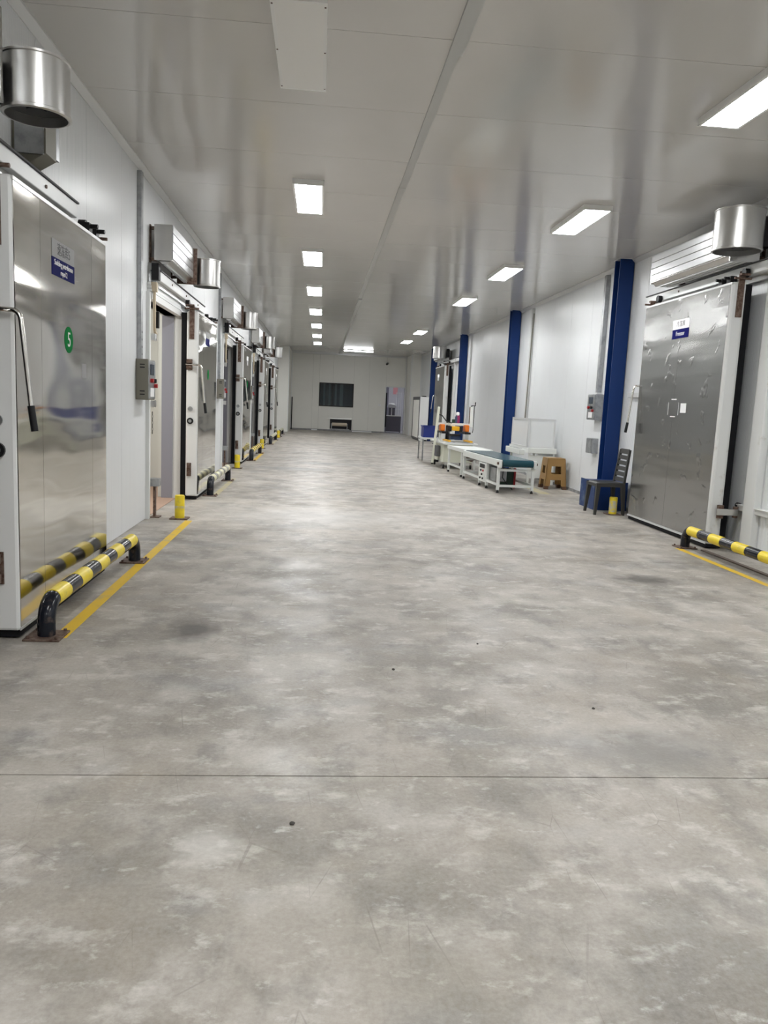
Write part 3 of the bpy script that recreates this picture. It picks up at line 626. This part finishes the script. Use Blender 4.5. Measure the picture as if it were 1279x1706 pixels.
# lower guide rail on the right wall, nearest part
t = thing('guide_rail', 'white guide rail low on wall beside the large right freezer door', 'guide rail', (XR, 3.0, 0.44))
MB().box(-0.06, 0, 0, 4.95, 0, 0.06, 0.006).build('rail', M_TRIM, t); B(-0.075, 0, 0, 4.95, 0.06, 0.068).build('lip', M_WHITE, t); MB().tube([(-0.03, 4.95, 0.05), (-0.03, 5.0, 0.05)], 0.03, 12).build('end_stop', M_BLACK, t)
t = thing('roller_clamp', 'rusty roller clamp on near edge of large right freezer door', 'roller clamp', (4.30, 7.95, 0.42))
MB().box(-0.03, 0.20, -0.07, -0.05, -0.035, 0.035, 0.004).build('strap', M_PLATE, t); MB().tube([(0.02, -0.03, -0.07), (0.02, -0.03, 0.07)], 0.035, 14).build('roller', M_RUST, t); MB().tube([(0.19, -0.03, -0.06), (0.19, -0.03, 0.06)], 0.028, 14).build('roller', M_RUST, t)
struct(MB().box(4.50, XR, 7.60, 7.80, 0, 2.98, 0.006).build('trim_40', M_WHITE2), 'scuffed white door frame beside the large right freezer door')
struct(MB().box(4.50, XR, 26.55, 26.75, 0, 2.98, 0.006).build('trim_41', M_WHITE), 'white door frame beside the far right freezer door')

# ------------------------------------------------------------------ black plastic chair
t = thing('plastic_chair', 'black plastic chair by the nearest blue column', 'chair', (4.08, 10.66, 0), 0)
s = MB(); n = 8
vs = []; fs = []
for i in range(n + 1):
    for j in range(n + 1):
        u_, v_ = i / n, j / n
        vs.append((-0.20 + 0.40 * u_, -0.205 + 0.41 * v_, 0.455 - 0.018 * math.sin(PI * v_) * math.sin(PI * min(1, u_ * 1.05)) - 0.02 * max(0, 0.12 - u_) / 0.12))
m_ = len(vs); vs += [(x, y, z - 0.022) for x, y, z in vs]
for i in range(n):
    for j in range(n):
        a = i * (n + 1) + j; fs.append((a, a + 1, a + n + 2, a + n + 1)); fs.append((a + m_, a + n + 1 + m_, a + n + 2 + m_, a + 1 + m_))
for i in range(n):
    for a, b_ in ((i, i + 1), (n * (n + 1) + i, n * (n + 1) + i + 1), (i * (n + 1), (i + 1) * (n + 1)), (i * (n + 1) + n, (i + 1) * (n + 1) + n)): fs.append((a, b_, b_ + m_, a + m_))
s.add(vs, fs, True); s.build('seat', M_CHAIR, t)
B(-0.21, 0.20, -0.212, -0.19, 0.395, 0.445).build('apron', M_CHAIR, t); B(-0.21, 0.20, 0.19, 0.212, 0.395, 0.445).build('apron', M_CHAIR, t); B(-0.212, -0.19, -0.19, 0.19, 0.395, 0.435).build('apron', M_CHAIR, t)
for sx in (-1, 1):
    for sy in (-1, 1):
        def q(cx, cy, h): return [(cx - h, cy - h), (cx + h, cy - h), (cx + h, cy + h), (cx - h, cy + h)]
        MB().hexa([(x, y, 0.0) for x, y in q(sx * 0.205, sy * 0.205, 0.017)], [(x, y, 0.43) for x, y in q(sx * 0.175, sy * 0.178, 0.03)]).build('leg', M_CHAIR, t)
def bx(z): return 0.185 + 0.22 * (z - 0.45) ** 1.0 * 0.55
for sy in (-1, 1):
    back = MB()
    for z0, z1 in ((0.42, 0.62), (0.62, 0.80), (0.80, 0.92)):
        w0 = 0.205 - 0.03 * (z0 - 0.42) / 0.5; w1 = 0.205 - 0.03 * (z1 - 0.42) / 0.5
        back.hexa([(bx(z0) - 0.012, sy * (w0 - 0.035), z0), (bx(z0) + 0.02, sy * (w0 - 0.035), z0), (bx(z0) + 0.02, sy * w0, z0), (bx(z0) - 0.012, sy * w0, z0)],
                  [(bx(z1) - 0.012, sy * (w1 - 0.035), z1), (bx(z1) + 0.02, sy * (w1 - 0.035), z1), (bx(z1) + 0.02, sy * w1, z1), (bx(z1) - 0.012, sy * w1, z1)])
    back.build('back_stile', M_CHAIR, t)
for k in range(6):
    z = 0.47 + k * 0.078; hh = 0.056 if k < 5 else 0.07; w_ = 0.172 - 0.03 * (z - 0.42) / 0.5
    MB().hexa([(bx(z) - 0.006, -w_, z), (bx(z) + 0.01, -w_, z), (bx(z) + 0.01, w_, z), (bx(z) - 0.006, w_, z)], [(bx(z + hh) - 0.006, -w_, z + hh), (bx(z + hh) + 0.01, -w_, z + hh), (bx(z + hh) + 0.01, w_, z + hh), (bx(z + hh) - 0.006, w_, z + hh)]).build('slat', M_CHAIR, t)

# ------------------------------------------------------------------ brown plastic stool
t = thing('plastic_stool', 'brown square plastic stool in front of white bench', 'stool', (4.31, 13.92, 0))
H = 0.57
MB().box(-0.165, 0.165, -0.165, 0.165, H - 0.022, H, 0.008).build('seat', M_TAN, t)
def hw_(z): return 0.165 + 0.04 * (H - z) / H
for sx in (-1, 1):
    for sy in (-1, 1):
        lg = MB()
        for axis in (0, 1):
            def pt(z, a, d):
                o_ = hw_(z) - d; c_ = hw_(z) - a
                return (sx * c_, sy * o_, z) if axis == 0 else (sx * o_, sy * c_, z)
            lg.hexa([pt(0.06, 0, 0), pt(0.06, 0.095, 0), pt(0.06, 0.095, 0.014), pt(0.06, 0, 0.014)], [pt(H - 0.02, 0, 0), pt(H - 0.02, 0.085, 0), pt(H - 0.02, 0.085, 0.014), pt(H - 0.02, 0, 0.014)])
        l_ = lg.build('leg', M_TAN, t)
        c0, c1 = hw_(0.0), hw_(0.06)
        MB().hexa([(sx * (c0 + 0.004), sy * (c0 + 0.004), 0), (sx * (c0 - 0.07), sy * (c0 + 0.004), 0), (sx * (c0 - 0.07), sy * (c0 - 0.07), 0), (sx * (c0 + 0.004), sy * (c0 - 0.07), 0)],
                  [(sx * (c1 + 0.003), sy * (c1 + 0.003), 0.06), (sx * (c1 - 0.075), sy * (c1 + 0.003), 0.06), (sx * (c1 - 0.075), sy * (c1 - 0.075), 0.06), (sx * (c1 + 0.003), sy * (c1 - 0.075), 0.06)]).build('foot', M_TAND, l_)
for k in range(4):
    a = k * PI / 2; R_ = Matrix.Rotation(a, 3, 'Z')
    for z0, z1, nm in ((H - 0.15, H - 0.02, 'apron'), (0.17, 0.28, 'crossbar')):
        d0, d1 = hw_(z0), hw_(z1)
        b_ = [R_ @ Vector(v) for v in [(-d0 + 0.06, -d0 + 0.001, z0), (d0 - 0.06, -d0 + 0.001, z0), (d0 - 0.06, -d0 + 0.014, z0), (-d0 + 0.06, -d0 + 0.014, z0)]]
        tp = [R_ @ Vector(v) for v in [(-d1 + 0.06, -d1 + 0.001, z1), (d1 - 0.06, -d1 + 0.001, z1), (d1 - 0.06, -d1 + 0.014, z1), (-d1 + 0.06, -d1 + 0.014, z1)]]
        MB().hexa(b_, tp).build(nm, M_TAN, t)

# ------------------------------------------------------------------ white bench with guard frames
t = thing('work_bench', 'white steel bench against the right wall behind brown stool', 'bench', (3.97, 14.5, 0))
MB().box(0, 0.56, 0, 1.5, 0.60, 0.70, 0.006).build('bench_top', M_ALU, t)
MB().box(-0.10, 0.0, 0.25, 1.4, 0.55, 0.66, 0.01).build('front_ledge', M_ALU, t); B(-0.09, -0.01, 0.4, 1.1, 0.66, 0.668).build('ledge_inset', M_GALV, t)
for x in (0.02, 0.50):
    for y in (0.03, 1.43): B(x, x + 0.04, y, y + 0.04, 0, 0.60).build('leg', M_ALU, t)
B(0.03, 0.53, 0.04, 0.06, 0.12, 0.56).build('side_sheet', M_ALU, t)
def guard(t, A, Bp, z0, z1):
    A = Vector(A); Bp = Vector(Bp); d = (Bp - A).normalized(); L_ = (Bp - A).length; w = 0.03
    ang = math.atan2(d.y, d.x)
    g = [B(0, w, -w / 2, w / 2, z0, z1), B(L_ - w, L_, -w / 2, w / 2, z0, z1), B(w, L_ - w, -w / 2, w / 2, z1 - w, z1), B(w, L_ - w, -w / 2, w / 2, z0, z0 + w)]
    for k, mb in enumerate(g):
        o = mb.build('frame_post' if k < 2 else 'frame_rail', M_TRIM, t); o.location = (A.x, A.y, 0); o.rotation_euler = (0, 0, ang)
    o = B(w, L_ - w, -0.003, 0.003, z0 + w, z1 - w).build('guard_sheet', M_ACRYL, t); o.location = (A.x, A.y, 0); o.rotation_euler = (0, 0, ang)
t = thing('bench_guard', 'white framed guard panels standing on the white bench', 'guard frame', (3.97, 14.5, 0.70))
guard(t, (0.02, 0.10), (0.53, 0.10), 0, 0.56); guard(t, (0.01, 0.13), (0.01, 1.35), 0, 0.56)

# ------------------------------------------------------------------ belt conveyor
t = thing('belt_conveyor', 'white framed conveyor with teal belt in front of bench', 'conveyor', (3.335, 12.72, 0), math.radians(3.2))
L_ = 2.62; hw2 = 0.30
def stadium(r, z, y0, y1, n=10): return arc((y0, z), r, 1.5 * PI, 0.5 * PI, n, lambda a, b_: (a, b_)) + arc((y1, z), r, 0.5 * PI, -0.5 * PI, n, lambda a, b_: (a, b_))
b_ = MB().prism(stadium(0.062, 0.508, 0.06, L_ - 0.06), 'x', -hw2 + 0.035, hw2 - 0.03); b_.build('belt', M_BELT, t)
for sx in (-1, 1):
    MB().box(sx * hw2 - 0.02, sx * hw2 + 0.02, 0.06, L_, 0.45, 0.56, 0.005).build('side_rail', M_ALU, t)
    MB().box(sx * hw2 - 0.024, sx * hw2 + 0.024, 0.0, 0.13, 0.43, 0.565, 0.012).build('bearing_plate', M_ALU, t)
    MB().tube([(sx * (hw2 - 0.03), 0.055, 0.505), (sx * (hw2 + 0.05), 0.055, 0.505)], 0.022, 12).build('roller_shaft', M_RUST, t)
    for y in ((0.09, 0.80, 1.28, 2.50) if sx < 0 else (0.09, 1.28, 2.50)):
        g = B(sx * hw2 - 0.022, sx * hw2 + 0.022, y, y + 0.05, 0.05, 0.46).build('leg', M_ALU, t)
        MB().tube([(sx * hw2, y + 0.025, 0.0), (sx * hw2, y + 0.025, 0.012), (sx * hw2, y + 0.025, 0.05)], 0.02, 10, True, [0.026, 0.026, 0.010]).build('levelling_foot', M_BLACK, g)
    B(sx * hw2 - 0.015, sx * hw2 + 0.015, 0.14, 2.5, 0.12, 0.16).build('stretcher', M_ALU, t)
for y, z0, z1 in ((0.10, 0.10, 0.14), (0.10, 0.37, 0.41), (1.29, 0.12, 0.16), (2.51, 0.12, 0.16), (2.51, 0.37, 0.41)): B(-hw2 + 0.022, hw2 - 0.022, y, y + 0.03, z0, z1).build('cross_bar', M_ALU, t)
cb = MB().box(-hw2 - 0.03, -hw2 + 0.16, 0.86, 1.27, 0.10, 0.43, 0.006).build('control_cabinet', M_ALU, t)
B(-hw2 - 0.034, -hw2 - 0.03, 0.90, 1.22, 0.345, 0.415).build('display', M_BLACK, cb)
for k, (y, z, m2) in enumerate([(1.12, 0.30, M_BLACK), (0.97, 0.30, M_RED), (1.05, 0.23, M_BLACK), (1.15, 0.16, M_BLACK), (0.98, 0.16, M_BLACK)]): MB().tube([(-hw2 - 0.03, y, z), (-hw2 - 0.05, y, z)], 0.018, 12).build('knob', m2, cb)
MB().box(-0.26, -0.06, 0.42, 0.78, 0.165, 0.40, 0.01).build('drive_motor', M_GALV, t)
MB().tube([(-0.16, 0.30, 0.42), (-0.18, 0.28, 0.25), (-0.10, 0.24, 0.14), (0.0, 0.25, 0.05)], 0.008, 6).build('cable', M_BLACK, t)
t = thing('plastic_crate', 'dark green crate with red upright under the conveyor belt', 'crate', (3.41, 13.70, 0))
MB().box(-0.13, 0.11, 0, 0.24, 0.0, 0.34, 0.01).build('crate_body', mat('dark_green_plastic', (0.010, 0.035, 0.02), 0.5), t); B(0.11, 0.145, -0.01, 0.03, 0.0, 0.36).build('red_upright', M_RED, t)
t = thing('outfeed_table', 'small white roller table between conveyor and carton sealer', 'table', (3.20, 15.45, 0), math.radians(3.2))
for sx in (-1, 1):
    MB().box(sx * 0.29 - 0.02, sx * 0.29 + 0.02, 0.0, 1.45, 0.50, 0.575, 0.004).build('side_rail', M_ALU, t)
    for y in (0.12, 1.3):
        g = B(sx * 0.29 - 0.02, sx * 0.29 + 0.02, y, y + 0.045, 0.04, 0.50).build('leg', M_ALU, t); MB().tube([(sx * 0.29, y + 0.02, 0), (sx * 0.29, y + 0.02, 0.04)], 0.022, 10).build('levelling_foot', M_BLACK, g)
    B(sx * 0.29 - 0.012, sx * 0.29 + 0.012, 0.16, 1.3, 0.16, 0.20).build('stretcher', M_ALU, t)
for k in range(13): MB().tube([(-0.27, 0.08 + k * 0.108, 0.545), (0.27, 0.08 + k * 0.108, 0.545)], 0.024, 10).build('roller', M_ALU, t)
MB().tube([(0.0, 0.5, 0.36), (0.0, 0.75, 0.36)], 0.07, 14).box(-0.04, 0.04, 0.55, 0.70, 0.40, 0.50).build('drive_motor', M_RUST, t)

# ------------------------------------------------------------------ carton sealer
t = thing('carton_sealer', 'cream carton sealing machine on casters with orange drives', 'sealing machine', (3.15, 18.15, 0), math.radians(2.0))
MB().box(-0.34, 0.34, -0.60, 0.60, 0.14, 0.56, 0.01).build('machine_base', M_CREAM, t)
B(-0.40, 0.40, -0.85, 0.85, 0.565, 0.60).build('machine_bed', M_ALU, t)
for k in range(8): MB().tube([(-0.3, -0.80 + k * 0.06, 0.605), (0.3, -0.80 + k * 0.06, 0.605)], 0.018, 8).build('bed_roller', M_GALV, t)
for sx in (-1, 1):
    for sy in (-1, 1):
        c_ = MB().box(sx * 0.32 - 0.025, sx * 0.32 + 0.025, sy * 0.55 - 0.025, sy * 0.55 + 0.025, 0.09, 0.15).build('caster_fork', M_CHROME, t)
        MB().tube([(sx * 0.32 - 0.016, sy * 0.55, 0.05), (sx * 0.32 + 0.016, sy * 0.55, 0.05)], 0.05, 18).build('wheel', M_BLACK, c_)
    MB().box(sx * 0.29 - 0.05, sx * 0.29 + 0.05, -0.14, 0.14, 0.84, 1.0, 0.02).build('drive_cover', M_ORANGE, t)
    B(sx * 0.27 - 0.07, sx * 0.27 + 0.07, -0.30, 0.30, 0.79, 0.835).build('side_belt', M_BLACK, t)
    MB().box(sx * 0.33 - 0.022, sx * 0.33 + 0.022, -0.05, -0.0, 0.60, 0.80).build('column', M_ALU, t)
    B(sx * 0.25 - 0.03, sx * 0.25 + 0.03, -0.80, -0.10, 0.62, 0.66).build('guide_arm', M_AMBER, t)
MB().box(-0.40, 0.40, 0.05, 0.15, 0.975, 1.03, 0.006).build('crossbeam', M_ALU, t)
hd = MB().box(-0.09, 0.09, -0.22, 0.12, 0.86, 0.96, 0.015).build('tape_head', M_AMBER, t)
B(-0.16, -0.09, -0.18, 0.1, 0.84, 0.96).build('head_side', M_BLACK, hd); B(0.09, 0.16, -0.18, 0.1, 0.84, 0.96).build('head_side', M_BLACK, hd); B(-0.13, 0.13, -0.2, 0.05, 0.74, 0.78).build('wiper', M_BLACK, hd); B(-0.10, 0.12, -0.16, 0.05, 0.65, 0.73).build('lower_head', mat('dark_blue_cover', (0.01, 0.03, 0.08), 0.4), hd)
ms_ = MB().box(0.385, 0.455, 0.05, 0.15, 0.95, 1.43, 0.006).build('mast', M_ALU, t)
B(0.37, 0.385, 0.08, 0.12, 0.95, 1.43).build('scale_bar', M_RUST, ms_); MB().tube([(0.42, 0.10, 1.43), (0.42, 0.10, 1.46), (0.50, 0.08, 1.46), (0.50, 0.08, 1.54)], 0.014, 8).build('crank', M_BLACK, ms_); MB().tube([(0.475, 0.06, 1.45), (0.475, 0.06, 0.9), (0.46, 0.06, 0.82)], 0.008, 6).build('cable', M_BLACK, ms_)
ps = MB().hexa([(-0.50, -0.02, 0.08), (-0.45, -0.02, 0.08), (-0.45, 0.04, 0.08), (-0.50, 0.04, 0.08)], [(-0.41, -0.02, 1.40), (-0.36, -0.02, 1.40), (-0.36, 0.04, 1.40), (-0.41, 0.04, 1.40)]).build('slanted_post', M_CREAM, t)
MB().tube([(-0.475, 0.0, 0.05), (-0.475, 0.0, 0.08)], 0.03, 10).box(-0.49, -0.33, -0.01, 0.03, 0.10, 0.15).build('post_foot', M_BLACK, ps)
MB().tube([(-0.37, 0.0, 1.22), (-0.30, 0.0, 1.20), (-0.20, 0.0, 1.08), (-0.05, 0.05, 1.03)], 0.012, 8).build('cable', M_BLACK, t)
MB().box(-0.44, -0.35, -0.25, 0.10, 0.25, 0.50, 0.01).build('motor_cover', M_DARK, t)
t = thing('tape_pack', 'maroon and blue pack with white top on sealer crossbeam', 'pack', (3.23, 18.255, 1.031)); MB().box(0.0, 0.06, -0.035, 0.04, 0, 0.18, 0.006).build('maroon_side', M_MAG, t); MB().box(-0.05, 0.0, -0.035, 0.04, 0, 0.16, 0.006).build('blue_side', mat('slate_blue', (0.05, 0.07, 0.14), 0.5), t); MB().box(-0.03, 0.05, -0.03, 0.035, 0.18, 0.26, 0.02).build('white_top', M_SIGNW, t); MB().box(-0.12, -0.05, -0.03, 0.03, 0, 0.09, 0.006).build('green_side', mat('dark_green_plastic', (0.010, 0.035, 0.02), 0.5), t)
t = thing('side_table', 'pale steel table behind carton sealer carrying blue crate', 'table', (2.87, 20.2, 0))
MB().box(-0.24, 0.24, -0.4, 0.5, 0.56, 0.60, 0.004).build('table_top', M_ALU, t)
for sx in (-1, 1):
    for y in (-0.37, 0.45): B(sx * 0.215 - 0.016, sx * 0.215 + 0.016, y - 0.016, y + 0.016, 0, 0.56).build('leg', M_GALV, t)
    B(sx * 0.215 - 0.01, sx * 0.215 + 0.01, -0.35, 0.43, 0.48, 0.52).build('apron', M_ALU, t)
t = thing('storage_crate', 'blue plastic crate on the pale table behind carton sealer', 'crate', (2.84, 20.1, 0.601))
cr = MB().box(-0.17, 0.17, -0.22, 0.22, 0, 0.015)
for x0, x1, y0, y1 in [(-0.18, -0.165, -0.24, 0.24), (0.165, 0.18, -0.24, 0.24), (-0.165, 0.165, -0.24, -0.225), (-0.165, 0.165, 0.225, 0.24)]: cr.box(x0, x1, y0, y1, 0, 0.29)
cr.build('crate_body', mat('blue_crate_plastic', (0.012, 0.03, 0.20), 0.4), t)
rim = MB()
for x0, x1, y0, y1 in [(-0.195, -0.165, -0.255, 0.255), (0.165, 0.195, -0.255, 0.255), (-0.165, 0.165, -0.255, -0.225), (-0.165, 0.165, 0.225, 0.255)]: rim.box(x0, x1, y0, y1, 0.27, 0.30)
rim.build('rim', mat('blue_crate_plastic', (0.012, 0.03, 0.20), 0.4), t); MB().box(-0.16, 0.16, -0.2, 0.2, 0.02, 0.285, 0.02).build('contents', mat('olive_contents', (0.20, 0.24, 0.14), 0.7), t)

# ------------------------------------------------------------------ white cabinet at the far right
t = thing('tall_cabinet', 'tall white cabinet with dark framed side near far columns', 'cabinet', (3.93, 30.9, 0))
MB().box(0.01, 0.36, 0, 2.3, 0.05, 1.76, 0.005).build('cabinet_body', M_WHITE, t)
MB().box(0.03, 0.34, 0.02, 2.28, 0.0, 0.05).build('plinth', M_BLACK, t)
for y0, y1, z0, z1 in [(0.0, 0.16, 0.05, 1.76), (2.1, 2.3, 0.05, 1.76), (0.16, 2.1, 1.64, 1.76), (0.16, 2.1, 0.05, 0.12)]: B(-0.005, 0.01, y0, y1, z0, z1).build('side_frame', M_DARK, t)
B(-0.002, 0.012, 0.16, 2.1, 0.12, 1.64).build('side_panel', M_WALLB, t)
B(0.02, 0.34, -0.008, 0.0, 0.08, 1.73).build('front_panel', M_WHITE, t)
tag(MB().box(4.05, 4.20, 31.0, 31.35, 1.76, 1.80, 0.015).build('black_tray', M_BLACK), 'flat black tray lying on top of tall white cabinet', 'tray')

# ------------------------------------------------------------------ end wall: window, hatch, doorway, camera
w = MB()
for x0, x1, z0, z1 in [(WX0, WX0 + 0.05, WZ0, WZ1), (WX1 - 0.05, WX1, WZ0, WZ1), (WX0 + 0.05, WX1 - 0.05, WZ0, WZ0 + 0.05), (WX0 + 0.05, WX1 - 0.05, WZ1 - 0.05, WZ1)]: w.box(x0, x1, YB - 0.03, YB + 0.12, z0, z1)
win = struct(w.build('window_1', M_BLACK), 'wide dark window with black frame in the end wall')
mg = bpy.data.materials.new('tinted_glass'); mg.use_nodes = True; nt = mg.node_tree; nt.nodes.clear()
out = nt.nodes.new('ShaderNodeOutputMaterial'); mx = nt.nodes.new('ShaderNodeMixShader'); tr = nt.nodes.new('ShaderNodeBsdfTransparent'); gl = nt.nodes.new('ShaderNodeBsdfGlossy'); fr = nt.nodes.new('ShaderNodeFresnel')
tr.inputs[0].default_value = (0.55, 0.62, 0.66, 1); gl.inputs['Roughness'].default_value = 0.05; fr.inputs[0].default_value = 1.5
nt.links.new(fr.outputs[0], mx.inputs[0]); nt.links.new(tr.outputs[0], mx.inputs[1]); nt.links.new(gl.outputs[0], mx.inputs[2]); nt.links.new(mx.outputs[0], out.inputs[0])
B(WX0 + 0.05, WX1 - 0.05, YB + 0.03, YB + 0.038, WZ0 + 0.05, WZ1 - 0.05).build('pane', mg, win)
B(0.52, 0.56, YB + 0.0, YB + 0.10, WZ0 + 0.05, WZ1 - 0.05).build('mullion', M_BLACK, win)
rb = MB().box(WX0 - 0.5, WX1 + 0.2, YB + 1.0, YB + 1.1, 0.9, 2.6).box(WX0 - 0.6, WX0 - 0.5, YB + 0.12, YB + 1.1, 0.9, 2.6).box(WX1 + 0.2, WX1 + 0.3, YB + 0.12, YB + 1.1, 0.9, 2.6).box(WX0 - 0.6, WX1 + 0.3, YB + 0.12, YB + 1.1, 2.6, 2.7).box(WX0 - 0.6, WX1 + 0.3, YB + 0.12, YB + 1.1, 0.8, 0.9)
struct(rb.build('wall_control_room', mat('dim_room', (0.16, 0.19, 0.24), 0.7)), 'dark room behind the end wall window')
for i, (x, ww) in enumerate([(0.10, 0.10), (0.36, 0.10), (0.66, 0.10), (0.90, 0.16)]): tag(B(x, x + ww, YB + 0.35, YB + 0.37, 0.902, 2.598).build('curtain_strip', mat('grey_curtain', (0.55, 0.60, 0.60), 0.7)), 'grey vertical curtain strip behind dark window, %s from the left' % ['first', 'second', 'third', 'fourth'][i], 'curtain', 'curtain strips in the dark window')
t = thing('roller_hatch', 'low hatch with cream roller in the end wall', 'hatch', (HX0, YB, 0))
hwid = HX1 - HX0
B(0.0, 0.07, -0.04, 0.10, 0.07, HZ1).build('hatch_jamb', M_BLACK, t); B(hwid - 0.13, hwid, -0.04, 0.10, 0.07, HZ1).build('hatch_jamb', M_BLACK, t); MB().box(-0.08, hwid + 0.02, -0.07, 0.05, HZ1 - 0.03, HZ1 + 0.03, 0.004).build('hood', M_PLATE, t)
B(0.07, hwid - 0.13, 0.0, 0.10, 0.40, HZ1 - 0.03).build('valance', M_BLACK, t); B(-0.02, hwid, 0.105, 0.118, 0.07, HZ1).build('back_plate', M_BLACK, t)
MB().tube([(0.10, 0.0, 0.32), (0.82, 0.0, 0.32)], 0.085, 20).build('roller', M_ROLLER, t)
for x in (0.08, 0.84): B(x - 0.015, x + 0.015, -0.05, 0.04, 0.08, 0.36).build('roller_bracket', M_GALV, t)
B(0.0, hwid - 0.1, -0.09, 0.0, 0.075, 0.105).build('threshold', M_GALV, t)
d1 = struct(MB().box(DX0 - 0.05, DX0, YB - 0.015, YB + 0.12, 0, DZ1 + 0.05).build('door_1', M_WHITE), 'open white framed doorway in the end wall')
B(DX1, DX1 + 0.04, YB - 0.012, YB + 0.12, 0, DZ1 + 0.05).build('jamb', M_WHITE, d1); B(DX0, DX1, YB - 0.015, YB + 0.12, DZ1, DZ1 + 0.05).build('lintel', M_WHITE, d1); B(DX0 + 0.01, DX0 + 0.07, YB + 0.04, YB + 0.13, 0.3, 1.95).build('dark_seal', M_RUBBER, d1)
X0, X1, Y1 = 2.2, 5.2, YB + 4.2
rr = MB().box(X0 - 0.1, X0, YB + 0.12, Y1, 0, 2.9).box(X1, X1 + 0.1, YB + 0.12, Y1, 0, 2.9).box(X0 - 0.1, X1 + 0.1, Y1, Y1 + 0.1, 0, 2.9).box(X0 - 0.1, X1 + 0.1, YB + 0.12, Y1 + 0.1, 2.9, 3.0).box(X0, DX0 - 0.05, YB + 0.12, YB + 0.16, 0, 2.9).box(DX1 + 0.04, X1, YB + 0.12, YB + 0.16, 0, 2.9)
rr.box(X0 - 0.1, X1 + 0.1, YB + 0.201, Y1 + 0.1, -0.1, 0)
struct(rr.build('wall_packing_room', mat('packing_room', (0.50, 0.49, 0.53), 0.5)), 'pale packing room beyond the far doorway')
t = thing('ceiling_light', 'lit panel light in the packing room beyond the far doorway', 'ceiling light', (3.9, YB + 2.2, 2.9), 0, 'panel lights on the ceiling')
B(-0.2, 0.2, -0.5, 0.5, -0.05, 0).build('frame', M_LAMPF, t); B(-0.18, 0.18, -0.48, 0.48, -0.06, -0.05).build('diffuser', M_LAMPDIM, t)
t = thing('packing_table', 'dark skirted steel table just beyond the far doorway', 'table', (3.62, YB + 1.0, 0))
B(-0.40, 0.42, 0, 0.7, 0.82, 0.86).build('table_top', M_PLATE, t); B(-0.38, 0.40, 0.01, 0.69, 0.05, 0.82).build('skirt', mat('dark_violet_steel', (0.10, 0.095, 0.12), 0.35, 0.6), t)
for x in (-0.36, 0.36): B(x - 0.02, x + 0.02, 0.02, 0.06, 0, 0.05).build('foot', M_BLACK, t)
t = thing('covered_machine', 'white rounded cover on table seen through the far doorway', 'machine', (3.56, YB + 1.3, 0.86))
MB().box(-0.15, 0.16, -0.12, 0.15, 0.0, 0.40, 0.01).build('machine_body', mat('dark_violet_steel', (0.1, 0.1, 0.1)), t)
MB().lathe(0.0, 0.0, [(0.20, 0.38), (0.215, 0.45), (0.19, 0.53), (0.12, 0.59), (0, 0.61)], 20).build('white_cover', M_SIGNW, t)
B(-0.03, 0.01, -0.16, -0.12, 0.0, 0.36).build('white_bar', M_SIGNW, t)
t = thing('steel_rack', 'tall pale rack of steel posts right of the covered machine', 'rack', (3.92, YB + 1.45, 0.862))
for x in (-0.12, 0.0, 0.10): B(x - 0.012, x + 0.012, 0, 0.03, 0, 1.15).build('post', M_SIGNW, t)
for z in (0.3, 1.1): B(-0.13, 0.115, 0.03, 0.05, z, z + 0.03).build('rail', M_PLATE, t)
tag(B(3.86, 4.10, Y1 - 0.02, Y1, 1.95, 2.35).build('wall_sign', M_PINK), 'pink sign high on packing room wall through the far doorway', 'sign')
tag(B(3.50, 3.62, Y1 - 0.12, Y1, 0.0, 2.7).build('wall_post', mat('violet_grey', (0.16, 0.15, 0.20), 0.6)), 'dark violet post against packing room wall through doorway', 'post')
t = thing('security_camera', 'small black security camera high on the end wall', 'camera', (3.12, YB, 3.36))
MB().box(-0.05, 0.05, -0.02, 0, -0.05, 0.05, 0.004).build('mount', M_WHITE, t); MB().tube([(0.0, -0.02, 0), (0.0, -0.10, -0.02)], 0.018, 8).build('arm', M_BLACK, t); MB().tube([(0.02, -0.06, -0.02), (-0.03, -0.24, -0.06)], 0.05, 14).build('camera_body', M_BLACK, t)
t = thing('wall_switch', 'small white switch plate beside the far doorway', 'switch', (2.84, YB, 1.34)); MB().box(-0.06, 0.06, -0.015, 0, -0.04, 0.04, 0.004).build('plate', M_SIGNW, t); B(-0.02, 0.02, -0.022, -0.015, -0.02, 0.02).build('rocker', M_WHITE, t)
tag(B(-1.40, -1.36, YB - 0.10, YB - 0.04, 0.0, 1.55).build('dark_slit_strip', M_RUBBER), 'upright black strip standing in for the dark slit in the left corner of end wall', 'strip')  # dark gap in the corner, its shade put into a black strip

# ------------------------------------------------------------------ grit on the floor
def pebble(x, y, r, label):
    m = MB(); n = 6
    m.lathe(0, 0, [(0, 0), (r, 0.0), (r * 1.1, r * 0.5), (r * 0.6, r * 0.95), (0, r)], n)
    m.v = [(vx * (1 + 0.3 * math.sin(5 * i)), vy * (1 + 0.25 * math.cos(3 * i)), vz) for i, (vx, vy, vz) in enumerate(m.v)]
    tag(m.build('grit', mat('dark_grit', (0.05, 0.045, 0.04), 0.8), None, (x, y, 0)), label, 'grit', 'grit on the floor')
for x, y, r, l in [(0.433, 3.943, 0.008, 'dark speck of grit lying in the middle of floor'), (-0.048, 2.42, 0.008, 'dark speck of grit just in front of the floor joint'), (0.985, 4.42, 0.006, 'tiny dark speck of grit right of the middle speck'), (1.351, 3.442, 0.007, 'dark speck of grit on the right beyond the floor joint')]: pebble(x, y, r, l)
